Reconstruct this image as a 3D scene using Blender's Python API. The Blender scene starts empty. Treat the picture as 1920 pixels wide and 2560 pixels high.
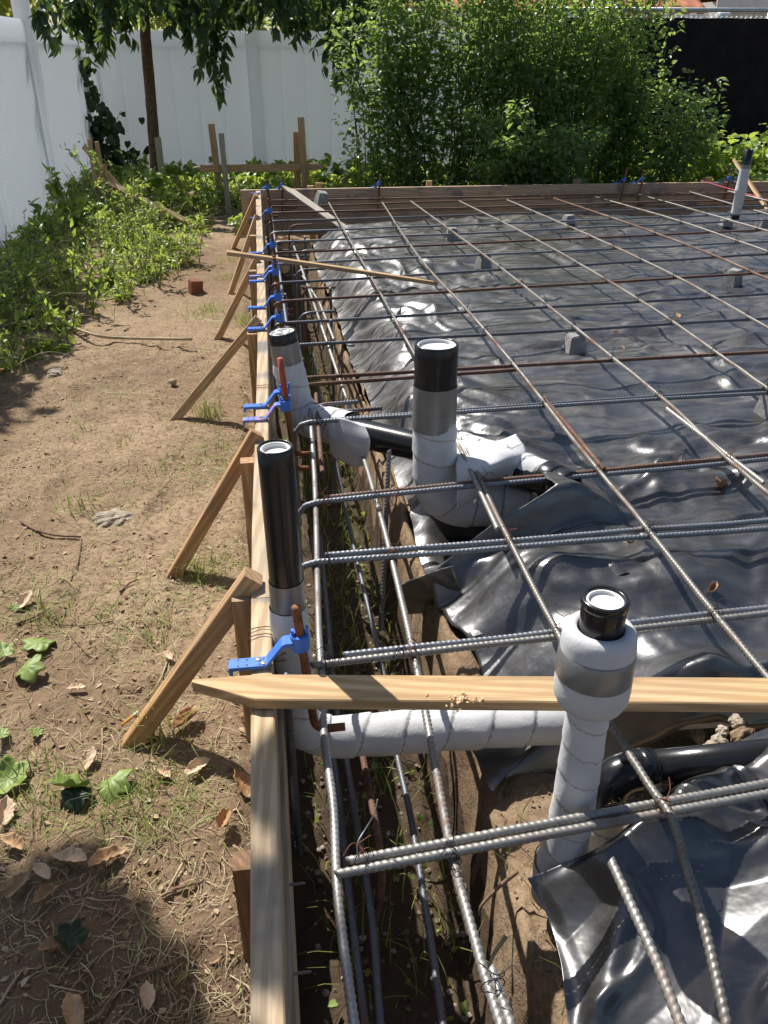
import bpy, bmesh, math, random
import numpy as np
from mathutils import Vector, Matrix

sc = bpy.context.scene
COL = sc.collection
rng = np.random.default_rng(7)
random.seed(7)

# ------------------------------------------------------------------ camera, sky, sun, exposure
F_PX, PITCH, YAW, CAM_Z = 2080.0, math.radians(28.9), math.radians(8.15), 0.93
cd = bpy.data.cameras.new('camera'); cam = bpy.data.objects.new('camera', cd); COL.objects.link(cam)
cam.location = (0, 0, CAM_Z)
cam.rotation_euler = (math.pi/2 - PITCH, 0, -YAW)
cd.sensor_fit = 'VERTICAL'; cd.sensor_height = 24.0; cd.sensor_width = 18.0
cd.lens = 24.0*F_PX/2560.0
cd.clip_start = 0.02; cd.clip_end = 400
sc.camera = cam
SUN = Vector((-0.40, 0.71, 1.0)).normalized()
w = bpy.data.worlds.new('World'); sc.world = w; w.use_nodes = True
nt = w.node_tree; bg = nt.nodes['Background']
sky = nt.nodes.new('ShaderNodeTexSky'); sky.sky_type = 'NISHITA'; sky.sun_disc = False
sky.sun_elevation = math.asin(SUN.z); sky.sun_rotation = math.atan2(SUN.x, SUN.y)
sky.air_density = 1.0; sky.dust_density = 1.2
nt.links.new(sky.outputs[0], bg.inputs[0]); bg.inputs[1].default_value = 0.073
sd = bpy.data.lights.new('sun', 'SUN'); sd.energy = 4.9; sd.angle = math.radians(0.53); sd.color = (1.0, 0.96, 0.90)
so = bpy.data.objects.new('sun', sd); COL.objects.link(so)
so.rotation_euler = (-SUN).to_track_quat('-Z', 'Y').to_euler(); so.location = (-3, 6, 9)
sc.view_settings.view_transform = 'Standard'; sc.view_settings.look = 'None'
sc.view_settings.exposure = 0.45; sc.view_settings.gamma = 1.0; sc.view_settings.use_curve_mapping = False

# ------------------------------------------------------------------ photograph measurements -> places in the yard
def ray(px, py):
    a = (px-960)/F_PX; b = (1280-py)/F_PX
    f = math.cos(PITCH)+b*math.sin(PITCH); u = b*math.cos(PITCH)-math.sin(PITCH)
    return Vector((a*math.cos(YAW)+f*math.sin(YAW), f*math.cos(YAW)-a*math.sin(YAW), u))
def pz(px, py, z):
    r = ray(px, py); t = (z-CAM_Z)/r.z; return Vector((r.x*t, r.y*t, z))
def on_y(px, py, Y):
    r = ray(px, py); t = Y/r.y; return Vector((r.x*t, Y, CAM_Z+r.z*t))
def on_x(px, py, X):
    r = ray(px, py); t = X/r.x; return Vector((X, r.y*t, CAM_Z+r.z*t))

# ------------------------------------------------------------------ noise
_perm = np.random.default_rng(3).permutation(512); _perm = np.concatenate([_perm, _perm, _perm])
_g = np.random.default_rng(4).normal(size=(512, 2)); _g /= np.linalg.norm(_g, axis=1)[:, None]
def noise(x, y, s=0):
    x = np.asarray(x, float)+s*17.31; y = np.asarray(y, float)+s*9.77
    xi = np.floor(x).astype(int); yi = np.floor(y).astype(int); xf = x-xi; yf = y-yi
    u = xf*xf*xf*(xf*(xf*6-15)+10); v = yf*yf*yf*(yf*(yf*6-15)+10)
    def gr(i, j, a, b):
        g = _g[_perm[(_perm[i & 511]+(j & 511))]]
        return g[..., 0]*a+g[..., 1]*b
    n00 = gr(xi, yi, xf, yf); n10 = gr(xi+1, yi, xf-1, yf); n01 = gr(xi, yi+1, xf, yf-1); n11 = gr(xi+1, yi+1, xf-1, yf-1)
    return 1.5*((n00*(1-u)+n10*u)*(1-v)+(n01*(1-u)+n11*u)*v)
_tv = np.random.default_rng(8).uniform(-1, 1, 4096)
def facet(x, y, s=0):
    """flat triangular facets with crisp folds between them"""
    x = np.asarray(x, float)+s*13.7; y = np.asarray(y, float)+s*7.9; x = x+.28*noise(x*.7, y*.7, s+60); y = y+.28*noise(x*.7, y*.7, s+61)
    xi = np.floor(x).astype(int); yi = np.floor(y).astype(int); u = x-xi; v = y-yi
    h = lambda i, j: _tv[(i*73+j*157+((i*j) % 31)*11) & 4095]
    a, b, c, d = h(xi, yi), h(xi+1, yi), h(xi, yi+1), h(xi+1, yi+1); odd = ((xi+yi) & 1) == 1
    t1 = np.where(u+v < 1, a+u*(b-a)+v*(c-a), d+(1-u)*(c-d)+(1-v)*(b-d))
    t2 = np.where(u > v, a+u*(b-a)+v*(d-b), a+v*(c-a)+u*(d-c))
    return np.where(odd, t1, t2)
def fbm(x, y, o=3, s=0):
    t = 0; a = 1.0
    for i in range(o):
        t = t+a*noise(np.asarray(x)*2**i, np.asarray(y)*2**i, s+i*5); a *= .5
    return t
def sst(a, b, x):
    t = np.clip((np.asarray(x, float)-a)/(b-a), 0, 1); return t*t*(3-2*t)

# ------------------------------------------------------------------ mesh and object helpers
def mesh(name, V, Fc, mats, smooth=True, midx=None):
    me = bpy.data.meshes.new(name)
    if isinstance(Fc, np.ndarray):
        V = np.asarray(V, np.float32); n, k = Fc.shape
        me.vertices.add(len(V)); me.vertices.foreach_set('co', V.ravel())
        me.loops.add(n*k); me.loops.foreach_set('vertex_index', Fc.astype(np.int32).ravel())
        me.polygons.add(n); me.polygons.foreach_set('loop_start', np.arange(0, n*k, k, dtype=np.int32))
        me.polygons.foreach_set('loop_total', np.full(n, k, np.int32))
        me.update(calc_edges=True)
    else:
        me.from_pydata([tuple(v) for v in V], [], Fc); me.update()
    for m in (mats if isinstance(mats, (list, tuple)) else [mats]): me.materials.append(m)
    me.polygons.foreach_set('use_smooth', np.full(len(me.polygons), bool(smooth)))
    if midx is not None: me.polygons.foreach_set('material_index', np.asarray(midx, np.int32))
    return me
def link(name, me, parent=None):
    o = bpy.data.objects.new(name, me); COL.objects.link(o)
    if parent is not None: o.parent = parent
    return o
def tag(o, label=None, cat=None, group=None, kind=None):
    if label: o['label'] = label
    if cat: o['category'] = cat
    if group: o['group'] = group
    if kind: o['kind'] = kind
    return o
def empty(name, loc=(0, 0, 0)):
    o = bpy.data.objects.new(name, None); COL.objects.link(o); o.location = loc; o.empty_display_size = .05; return o
def part(name, me, parent):
    """link a mesh given in world coordinates under a thing standing at parent.location"""
    o = link(name, me, parent); o.matrix_parent_inverse = Matrix.Translation(-parent.location); return o
class MB:
    def __init__(s): s.V = []; s.F = []
    def add(s, V, Fc):
        b = len(s.V); s.V += [tuple(v) for v in V]; s.F += [tuple(i+b for i in f) for f in Fc]
    def box(s, a, b):
        x0, y0, z0 = a; x1, y1, z1 = b
        s.add([(x0,y0,z0),(x1,y0,z0),(x1,y1,z0),(x0,y1,z0),(x0,y0,z1),(x1,y0,z1),(x1,y1,z1),(x0,y1,z1)],
              [(3,2,1,0),(4,5,6,7),(0,1,5,4),(1,2,6,5),(2,3,7,6),(3,0,4,7)])
    def mesh(s, name, mat, smooth=False): return mesh(name, s.V, s.F, mat, smooth)
def frames(P):
    P = np.asarray(P, float); T = np.gradient(P, axis=0); T /= np.linalg.norm(T, axis=1)[:, None]
    N = np.zeros_like(P); a = np.array([0, 0, 1.]) if abs(T[0][2]) < .9 else np.array([1., 0, 0])
    n = a-T[0]*a.dot(T[0]); n /= np.linalg.norm(n)
    for i in range(len(P)):
        n = n-T[i]*n.dot(T[i]); n /= np.linalg.norm(n); N[i] = n
    return P, T, N, np.cross(T, N)
def sweep(P, R, sides=10, cap=True, tilt=None):
    """tube along P; R is (n,) or (n,sides)"""
    P, T, N, B = frames(P); n = len(P)
    ph = np.linspace(0, 2*np.pi, sides, endpoint=False)
    R = np.asarray(R, float); R = np.full((n, sides), R) if R.ndim == 0 else (np.repeat(R[:, None], sides, 1) if R.ndim == 1 else R)
    V = P[:, None]+R[..., None]*(np.cos(ph)[None, :, None]*N[:, None]+np.sin(ph)[None, :, None]*B[:, None])
    if tilt is not None: V = V+(tilt*np.sin(ph))[None, :, None]*T[:, None]
    V = V.reshape(-1, 3); i = np.arange(n-1)[:, None]*sides; j = np.arange(sides)[None]; k = (j+1) % sides
    Fq = np.stack([i+j, i+k, i+sides+k, i+sides+j], -1).reshape(-1, 4)
    if cap:
        V = np.vstack([V, P[:1], P[-1:]]); a, b = len(V)-2, len(V)-1
        jj = np.arange(sides); kk = (jj+1) % sides; e = (n-1)*sides
        Fq = np.vstack([Fq, np.stack([kk, jj, np.full(sides, a), np.full(sides, a)], -1)[:, :4], np.stack([e+jj, e+kk, np.full(sides, b), np.full(sides, b)], -1)])
    return V, Fq
def fixq(Fq):  # degenerate quads -> lists
    return [tuple(dict.fromkeys(f)) for f in Fq.tolist()]
def resample(P, step):
    P = np.asarray(P, float); d = np.r_[0, np.cumsum(np.linalg.norm(np.diff(P, axis=0), axis=1))]
    s = np.arange(0, d[-1]+step*.5, step); s[-1] = min(s[-1], d[-1])
    return np.stack([np.interp(s, d, P[:, c]) for c in range(3)], 1), s
def spline(P, n=12):
    P = [np.asarray(p, float) for p in P]; Q = [2*P[0]-P[1]]+P+[2*P[-1]-P[-2]]; out = []
    for i in range(1, len(Q)-2):
        for t in np.linspace(0, 1, n, endpoint=False):
            a, b, c, d = Q[i-1:i+3]
            out.append(.5*((2*b)+(c-a)*t+(2*a-5*b+4*c-d)*t*t+(3*b-a-3*c+d)*t**3))
    out.append(P[-1]); return np.array(out)
def tube(P, R, mat, name='tube', sides=10, cap=True):
    V, Fq = sweep(P, R, sides, cap); return mesh(name, V, fixq(Fq) if cap else Fq, mat)
def merge(parts):
    V = []; Fc = []; b = 0
    for v, f in parts: V.append(v); Fc.append(f+b); b += len(v)
    return np.vstack(V), np.vstack(Fc)

# ------------------------------------------------------------------ materials
class NT:
    def __init__(s, name):
        s.m = bpy.data.materials.new(name); s.m.use_nodes = True; s.t = s.m.node_tree
        s.b = s.t.nodes['Principled BSDF']; s.out = s.t.nodes['Material Output']
    def n(s, typ, ins=None, **kw):
        nd = s.t.nodes.new('ShaderNode'+typ)
        for k, v in kw.items(): setattr(nd, k, v)
        for k, v in (ins or {}).items(): s.set(nd, k, v)
        return nd
    def set(s, nd, k, v):
        i = nd.inputs[k]
        if hasattr(v, 'outputs'): s.t.links.new(v.outputs[0], i)
        elif hasattr(v, 'is_output'): s.t.links.new(v, i)
        else: i.default_value = v
    def p(s, **kw):
        for k, v in kw.items(): s.set(s.b, k.replace('_', ' '), v)
        return s
    def obj(s): return s.n('TexCoord').outputs['Object']
    def mapped(s, scale, loc=None):
        o = s.obj(); ri = s.n('ObjectInfo').outputs['Random']
        mp = s.n('Mapping', {'Vector': o, 'Scale': scale})
        if loc: 
            mul = s.n('Math', {0: ri, 1: 37.0}, operation='MULTIPLY'); cmb = s.n('CombineXYZ', {0: mul, 1: mul, 2: mul})
            s.set(mp, 'Location', cmb)
        return mp
    def noise(s, vec, scale, detail=4, rough=.55, dist=0.0):
        return s.n('TexNoise', {'Vector': vec, 'Scale': scale, 'Detail': detail, 'Roughness': rough, 'Distortion': dist}).outputs['Fac']
    def ramp(s, fac, stops):
        r = s.n('ValToRGB', {'Fac': fac}); e = r.color_ramp.elements
        while len(e) < len(stops): e.new(.5)
        for el, (p_, c) in zip(e, stops): el.position = p_; el.color = (c[0], c[1], c[2], 1) if hasattr(c, '__len__') else (c, c, c, 1)
        return r.outputs['Color']
    def mix(s, fac, a, b, mode='MIX'):
        m = s.n('MixRGB', {'Fac': fac, 'Color1': a if not isinstance(a, tuple) else (*a, 1), 'Color2': b if not isinstance(b, tuple) else (*b, 1)}, blend_type=mode)
        return m.outputs[0]
    def bump(s, h, dist, strength=1.0):
        s.set(s.b, 'Normal', s.n('Bump', {'Height': h, 'Distance': dist, 'Strength': strength}).outputs[0]); return s

def m_soil(name='soil', darken=0.0):
    k = NT(name); o = k.obj()
    n1 = k.noise(o, 1.7, 5, .6); n2 = k.noise(o, 9, 6, .65); n3 = k.noise(o, 55, 5, .7); n4 = k.noise(o, 210, 3, .6)
    c = k.ramp(n2, [(.25, (.215, .145, .088)), (.5, (.325, .232, .142)), (.78, (.415, .312, .202))])
    c = k.mix(k.ramp(n1, [(.35, .0), (.7, .75)]), c, (.36, .262, .170))
    n0 = k.noise(o, .9, 3, .5, .4); c = k.mix(k.ramp(n0, [(.36, .55), (.54, 0.)]), c, (.15, .098, .06))
    xyz = k.n('SeparateXYZ', {0: o}); near_dark = k.n('Math', {0: k.n('MapRange', {0: xyz.outputs[1], 1: 1.5, 2: .75, 3: 0., 4: 1.}), 1: k.ramp(k.noise(o, 4.5, 5, .65), [(.36, .15), (.6, 1.)])}, operation='MULTIPLY'); near_dark = k.n('Math', {0: near_dark, 1: k.n('MapRange', {0: xyz.outputs[0], 1: -.02, 2: -.1, 3: 0., 4: .75})}, operation='MULTIPLY'); c = k.mix(near_dark, c, (.105, .07, .044))  # soil mixed darker toward the near left, broken up by noise
    c = k.mix(k.ramp(n3, [(.38, .75), (.55, 0.0)]), c, (.16, .10, .062))
    c = k.mix(k.ramp(n4, [(.60, 0.), (.74, .6)]), c, (.55, .44, .32))
    if darken: c = k.mix(darken, c, (.055, .038, .026))
    h = k.n('Math', {0: n3, 1: k.n('Math', {0: n4, 1: .45}, operation='MULTIPLY')}, operation='ADD')
    k.p(Base_Color=c, Roughness=.95, Specular_IOR_Level=.15).bump(h, .006, .9); return k.m
def m_wood(name, c1, c2, grey=0.0, rough=.65, stain=0.0, greyc=(.36, .33, .29)):
    k = NT(name); mp = k.mapped((1.0, 1.0, 1.0), True)
    dis = k.noise(mp, 2.2, 3, .5)
    st = k.n('Mapping', {'Vector': mp, 'Scale': (2.0, 26, 26)}); g1 = k.noise(st, 1.6, 5, .6, .6)
    st2 = k.n('Mapping', {'Vector': mp, 'Scale': (5.0, 170, 170)}); g2 = k.noise(st2, 2.0, 3, .6)
    wv = k.n('TexWave', {'Vector': k.n('Mapping', {'Vector': mp, 'Scale': (.9, 9, 9)}), 'Scale': 3.2, 'Distortion': 5.5, 'Detail': 2.0, 'Detail Scale': .7}, bands_direction='DIAGONAL').outputs['Fac']
    c = k.mix(k.ramp(wv, [(.25, 0.), (.6, .75), (.95, 1.)]), tuple(x*.86 for x in c1), c2)
    c = k.mix(k.ramp(g1, [(.34, .75), (.55, 0.)]), c, tuple(x*.62 for x in c1))
    c = k.mix(k.ramp(g2, [(.42, .4), (.6, 0.)]), c, tuple(x*.7 for x in c1))
    if grey: c = k.mix(k.ramp(k.noise(mp, 3.3, 4, .6), [(.38, 0.), (.66, grey)]), c, greyc)
    if stain: c = k.mix(k.ramp(k.noise(mp, 5.5, 3, .5), [(.56, 0.), (.68, stain)]), c, (.12, .125, .14))
    kn = k.n('TexVoronoi', {'Vector': k.n('Mapping', {'Vector': mp, 'Scale': (2.3, 6.5, 6.5)}), 'Scale': 1.0}).outputs['Distance']
    c = k.mix(k.ramp(kn, [(.09, .85), (.16, 0.)]), c, tuple(x*.35 for x in c1))
    k.p(Base_Color=c, Roughness=rough, Specular_IOR_Level=.3).bump(k.n('Math', {0: g1, 1: g2}, operation='ADD'), .0012, .6); return k.m
def m_rebar(name, base, rustiness):
    k = NT(name); o = k.mapped((1, 1, 1), True)
    n1 = k.noise(o, 5, 4, .6); n2 = k.noise(o, 60, 4, .65)
    c = k.mix(k.ramp(n2, [(.3, 0.), (.7, 1.)]), tuple(x*.7 for x in base), base)
    f = k.ramp(k.n('Math', {0: n1, 1: k.n('Math', {0: n2, 1: .35}, operation='MULTIPLY')}, operation='ADD'), [(.78-rustiness*.5, 0.), (.98-rustiness*.45, 1.)])
    rc = k.ramp(n2, [(.3, (.085, .04, .026)), (.6, (.17, .085, .052)), (.85, (.36, .16, .06))])
    k.p(Base_Color=k.mix(f, c, rc), Metallic=k.ramp(f, [(0, .55), (1, .05)]), Roughness=k.ramp(f, [(0, .5), (1, .8)])).bump(n2, .0006, .5); return k.m
def m_flat(name, col, rough=.5, metal=0., spec=.5, var=.12, vs=14, bump=0., bs=120):
    k = NT(name); o = k.mapped((1, 1, 1), True); n1 = k.noise(o, vs, 5, .6)
    c = k.ramp(n1, [(.3, tuple(x*(1-var) for x in col)), (.7, tuple(min(1, x*(1+var)) for x in col))])
    k.p(Base_Color=c, Roughness=rough, Metallic=metal, Specular_IOR_Level=spec)
    if bump: k.bump(k.noise(o, bs, 4, .6), bump, .7)
    return k.m
def m_plastic():
    k = NT('black_polyethylene'); o = k.obj()
    n1 = k.noise(o, 2.4, 5, .62, .5); n2 = k.noise(o, 16, 5, .7); n3 = k.noise(o, 120, 2, .5)
    st = k.n('Mapping', {'Vector': o, 'Scale': (1.2, 4.0, 3.0)}); n4 = k.noise(st, 4.5, 5, .68, .8)
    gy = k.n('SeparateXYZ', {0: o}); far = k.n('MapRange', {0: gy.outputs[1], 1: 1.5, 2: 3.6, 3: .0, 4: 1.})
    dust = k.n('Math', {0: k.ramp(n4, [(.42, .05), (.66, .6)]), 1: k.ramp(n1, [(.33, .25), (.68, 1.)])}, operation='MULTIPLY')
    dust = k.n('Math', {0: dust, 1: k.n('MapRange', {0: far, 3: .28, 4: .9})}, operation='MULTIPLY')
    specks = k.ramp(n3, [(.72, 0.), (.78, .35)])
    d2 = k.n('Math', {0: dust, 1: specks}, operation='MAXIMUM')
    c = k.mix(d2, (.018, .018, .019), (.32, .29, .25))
    r = k.n('Math', {0: k.n('MapRange', {0: dust, 3: .28, 4: .52}), 1: k.ramp(n2, [(.3, -.0), (.7, .07)])}, operation='ADD')
    k.p(Base_Color=c, Roughness=r, Specular_IOR_Level=.75, IOR=1.85)
    b1 = k.n('Math', {0: k.noise(o, 11, 3, .5, .6), 1: k.n('Math', {0: k.noise(o, 38, 2, .5), 1: .22}, operation='MULTIPLY')}, operation='ADD')
    k.bump(b1, .008, .4); return k.m
def m_foam():
    k = NT('white_foam_wrap'); o = k.obj(); n1 = k.noise(o, 14, 5, .6); n2 = k.noise(o, 160, 4, .7)
    c = k.ramp(n1, [(.3, (.53, .53, .535)), (.7, (.67, .67, .665))])
    k.p(Base_Color=c, Roughness=.62, Specular_IOR_Level=.25, Subsurface_Weight=.25, Subsurface_Radius=(.01, .01, .01), Subsurface_Scale=.6).bump(n2, .0015, .55); return k.m
def m_leaf(name, c1, c2, tr, trw=.45, rough=.42):
    k = NT(name); ri = k.n('NewGeometry').outputs['Random Per Island']
    c = k.ramp(ri, [(0., c1), (.75, c2), (1., tuple(x*1.35 for x in c2))])
    t = k.ramp(ri, [(0., tuple(x*.75 for x in tr)), (1., tr)])
    k.p(Base_Color=c, Roughness=rough, Specular_IOR_Level=.45)
    tl = k.n('BsdfTranslucent', {'Color': t}); mx = k.n('MixShader', {0: trw, 1: k.b, 2: tl})
    k.t.links.new(mx.outputs[0], k.out.inputs[0]); return k.m
def m_litter(name, stops):
    k = NT(name); ri = k.n('NewGeometry').outputs['Random Per Island']
    k.p(Base_Color=k.ramp(ri, stops), Roughness=.85, Specular_IOR_Level=.15); return k.m
def m_vinyl(name='white_vinyl', tr=.30):
    k = NT(name); o = k.obj(); n1 = k.noise(o, 3, 5, .65)
    st = k.n('Mapping', {'Vector': o, 'Scale': (14, 14, .8)}); n2 = k.noise(st, 2.2, 4, .7)
    z = k.n('SeparateXYZ', {0: o}); low = k.n('MapRange', {0: z.outputs[2], 1: -.5, 2: .3, 3: 1., 4: 0.})
    g = k.n('Math', {0: k.ramp(n2, [(.6, 0.), (.85, .16)]), 1: k.ramp(n1, [(.45, .1), (.7, 1.)])}, operation='MULTIPLY')
    c = k.mix(g, (.87, .905, .935), (.44, .46, .43))
    k.p(Base_Color=c, Roughness=.42, Specular_IOR_Level=.4)
    tl = k.n('BsdfTranslucent', {'Color': c}); mx = k.n('MixShader', {0: tr, 1: k.b, 2: tl}); k.t.links.new(mx.outputs[0], k.out.inputs[0]); return k.m

SOIL = m_soil(); SOILD = m_soil('dark_trench_soil', .84)
WOOD_NEW = m_wood('fir_wood', (.57, .355, .16), (.70, .47, .245), .18, .65, .3)
WOOD_ORANGE = m_wood('cedar_toned_wood', (.49, .28, .125), (.62, .385, .18), .2, .65, .3)
WOOD_DARK = m_wood('dark_damp_wood', (.22, .12, .06), (.30, .17, .085))
WOOD_FORM = m_wood('form_board_wood', (.55, .38, .20), (.70, .53, .33), .5, .7, .75)
WOOD_FORM_FAR = m_wood('far_form_wood', (.50, .34, .21), (.60, .42, .27), .35, .7, .8)
WOOD_GREY = m_wood('weathered_wood', (.42, .36, .28), (.56, .50, .41), .6, .8)
STEEL = m_rebar('rebar_steel', (.27, .285, .31), .10)
STEEL_D = m_rebar('rebar_dark_steel', (.17, .18, .198), .10)
STEEL_M = m_rebar('rebar_aged_steel', (.235, .22, .198), .20)
STEEL_L = m_rebar('rebar_scuffed_steel', (.36, .345, .315), .10)
RUST = m_rebar('rebar_rusty', (.24, .18, .15), .62)
RUSTB = m_flat('rusty_bolt', (.22, .095, .045), .8, .1, .3, .45, 60, .0008, 300)
REDP = m_flat('red_spray_paint', (.40, .085, .045), .6, 0, .4, .25, 30)
WIRE_RUST = m_flat('rusty_tie_wire', (.20, .075, .04), .7, .3, .4, .4, 80)
WIRE_BLK = m_flat('black_tie_wire', (.035, .035, .04), .5, .6)
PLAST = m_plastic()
ABS = m_flat('black_abs_pipe', (.013, .014, .0155), .24, 0, .5, .3, 9, .0004, 60)
PVC = m_flat('white_plastic_plug', (.78, .77, .73), .5, 0, .4, .08)
FOAM = m_foam(); FOAM_EDGE = m_flat('foam_wrap_edge', (.38, .375, .36), .8, 0, .2, .2)
TAPE = m_flat('silver_duct_tape', (.26, .255, .24), .36, .45, .5, .15, 10, .0012, 26)
BLUE = m_flat('blue_plastic', (.055, .19, .66), .42, 0, .45, .14, 30, .0006, 90)
def m_overspray():
    k = NT('blue_plastic_pink_overspray'); n1 = k.noise(k.mapped((1, 1, 1), True), 38, 4, .6)
    k.p(Base_Color=k.ramp(n1, [(.42, (.07, .19, .60)), (.62, (.46, .25, .30))]), Roughness=.6); return k.m
BLUEP = m_overspray()
SCREW = m_flat('screw_metal', (.24, .22, .20), .4, .8)
CONC = m_flat('grey_concrete', (.30, .298, .285), .9, 0, .2, .22, 25, .003, 130)
STONE = m_flat('pale_stone', (.36, .30, .23), .9, 0, .2, .25, 30, .004, 90)
GRAVEL = m_litter('gravel', [(0., (.14, .105, .075)), (.6, (.24, .19, .14)), (.93, (.36, .31, .25)), (1., (.58, .55, .5))])
BRICK = m_flat('red_brick', (.24, .10, .065), .9, 0, .2, .25, 22, .003, 90)
VINYL = m_vinyl(); VINYLT = m_vinyl('thin_white_vinyl', .62)
MESHB = m_flat('black_privacy_mesh', (.014, .0145, .016), .9, 0, .12, .35, 5, .0015, 240)
GALV = m_flat('galvanised_steel', (.42, .47, .50), .38, .75, .5, .15, 12)
BARK = m_flat('brown_bark', (.135, .085, .055), .95, 0, .15, .4, 26, .006, 60)
STEM = m_flat('green_stem', (.15, .175, .07), .7, 0, .3, .3, 20)
STEMDRY = m_flat('dry_stem', (.42, .34, .22), .85, 0, .2, .25, 30)
TWIG = m_flat('brown_twig', (.20, .13, .085), .9, 0, .2, .35, 40, .001, 90)
LF_BUSH = m_leaf('bush_leaf', (.04, .088, .036), (.125, .20, .08), (.48, .66, .15), .48, .36)
LF_TREE = m_leaf('tree_leaf', (.022, .05, .024), (.05, .09, .036), (.20, .32, .05), .34)
LF_WEED = m_leaf('weed_leaf', (.10, .18, .045), (.25, .35, .09), (.60, .74, .12), .44)
LF_IVY = m_leaf('ivy_leaf', (.16, .25, .06), (.27, .36, .09), (.45, .55, .08), .2, .5)
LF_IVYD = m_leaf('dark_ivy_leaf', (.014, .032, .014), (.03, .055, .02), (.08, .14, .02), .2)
LF_GRASS = m_leaf('grass_blade', (.14, .20, .05), (.30, .34, .10), (.45, .52, .10), .35, .5)
LF_FAR = m_leaf('background_leaf', (.05, .10, .03), (.13, .18, .055), (.55, .65, .10), .5)
LITTER = m_litter('dry_straw', [(0., (.22, .145, .085)), (.35, (.40, .29, .17)), (.7, (.52, .42, .27)), (1., (.38, .40, .20))])
CLOD = m_litter('soil_crumb', [(0., (.15, .095, .06)), (.5, (.30, .205, .13)), (1., (.42, .31, .21))])
DRYLF = m_litter('dry_leaf', [(0., (.17, .105, .06)), (.55, (.34, .225, .13)), (1., (.52, .40, .27))])
STUCCO = m_flat('pale_stucco', (.62, .60, .56), .9, 0, .2, .1, 8, .002, 80)
TILE = m_flat('terracotta_tile', (.50, .20, .11), .8, 0, .2, .25, 9)
PINK = m_flat('pink_string', (.75, .10, .20), .6)
LETTER = m_flat('dark_mark', (.03, .03, .035), .6)

# ================================================================== GROUND, TRENCH
_xy = np.array([(-1, .41), (1.17, .41), (1.45, .425), (1.60, .40), (1.88, .39), (2.04, .39), (2.12, .385), (2.32, .385), (2.6, .378), (3.2, .368), (6.4, .362)])
def xe(y): return np.interp(y, _xy[:, 0], _xy[:, 1])+.012*noise(np.asarray(y)*4, np.asarray(y)*0+.2, 21)
def wall_x(y): return .342+.018*noise(np.asarray(y)*2.3, 0*np.asarray(y)+.3, 2)+.012*noise(np.asarray(y)*9, 0*np.asarray(y)+.7, 4)
def ground_h(x, y, detail=True):
    x = np.asarray(x, float); y = np.asarray(y, float)
    zl = -.365-.012*np.clip(y-4, 0, 8)
    zl = zl+.05*sst(-.9, -1.8, x)
    zin = -.30-.14*sst(xe(y)-.012, xe(y)+.045, x)*sst(1.25, 1.33, y)-.06*sst(1.33, 1.22, y)
    trough = sst(.50, .60, x)*sst(.84, .93, y)*sst(1.22, 1.13, y)
    zin = zin-.05*trough
    xw = wall_x(y)
    k = sst(xw-.035, xw+.03, x)
    floor_ = -.62+.02*noise(x*4, y*4, 9)
    inside = floor_*(1-k)+zin*k
    far = sst(6.42, 6.32, y)                       # the trench turns along the far form
    inside = inside*far+floor_*(1-far)
    pit = sst(-.058, -.044, x)*sst(6.93, 6.9, y)
    h = zl*(1-pit)+inside*pit
    h = h-.022*np.exp(-((x+.085)/.03)**2)*sst(6.9, 6.8, y)
    if detail:
        near = sst(14, 6, np.hypot(x, y))
        for fx, fy, fa in [(-.55, 1.9, .3), (-.38, 2.45, -.2), (-.72, 2.6, .1), (-.45, 3.3, .25), (-.62, 1.35, .6), (-.33, 1.75, -.1), (-.8, 3.5, .2), (-.25, 1.05, .5), (-.5, 4.2, 0)]:
            u_ = (x-fx)*math.cos(fa)+(y-fy)*math.sin(fa); v_ = -(x-fx)*math.sin(fa)+(y-fy)*math.cos(fa); rr_ = (u_/.045)**2+(v_/.13)**2
            h = h-.011*np.exp(-rr_**2)*(1+.35*np.sin(v_*260))+.006*np.exp(-(rr_-1.8)**2)
        h = h+near*(.018*fbm(x*2.2, y*2.2, 3, 1)+.0065*fbm(x*9, y*9, 3, 2)+.0018*fbm(x*42, y*42, 2, 3))
        lip = np.exp(-((x-xw)/.05)**2)*pit
        h = h+lip*(.020*fbm(x*30, y*10, 3, 6)-.03*np.clip(1-np.abs(noise(x*26, y*3.0, 8))*5, 0, 1))
        trn = pit*(1-k); h = h+trn*.012*fbm(x*18, y*18, 3, 12)
    return h
def gh(x, y): return float(ground_h(np.array([x]), np.array([y]))[0])
def axis(*segs): return np.unique(np.round(np.concatenate([np.arange(a, b, d) for a, b, d in segs]), 4))
gx = axis((-60, -12, 6), (-12, -3, .8), (-3, -2, .1), (-2, -1, .018), (-1, .52, .0105), (.52, 1.3, .018), (1.3, 7, .18), (7, 60.1, 4))
gy = axis((-20, -2, 2), (-2, .25, .15), (.25, 2.3, .0115), (2.3, 4.2, .02), (4.2, 7.2, .045), (7.2, 12.2, .12), (12.2, 30, 1.2), (30, 121, 10))
GX, GY = np.meshgrid(gx, gy); GZ = ground_h(GX, GY)
def grid_faces(ny, nx):
    i = np.arange(ny-1)[:, None]*nx+np.arange(nx-1)[None]; return np.stack([i, i+1, i+nx+1, i+nx], -1).reshape(-1, 4)
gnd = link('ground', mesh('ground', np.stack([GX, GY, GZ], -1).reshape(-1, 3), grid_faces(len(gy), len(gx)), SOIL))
gy_c = (GY[:-1, :-1]+GY[1:, 1:])/2; gx_c = (GX[:-1, :-1]+GX[1:, 1:])/2; gz_c = (GZ[:-1, :-1]+GZ[1:, 1:])/2
gnd.data.materials.append(SOILD); gnd.data.polygons.foreach_set('material_index', ((gz_c+.03*noise(gx_c*14, gy_c*14, 44) < -.50) & (gx_c > -.06) & (gy_c < 6.95)).astype(np.int32).ravel())  # trench faces below a set height take the darker soil mix
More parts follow.
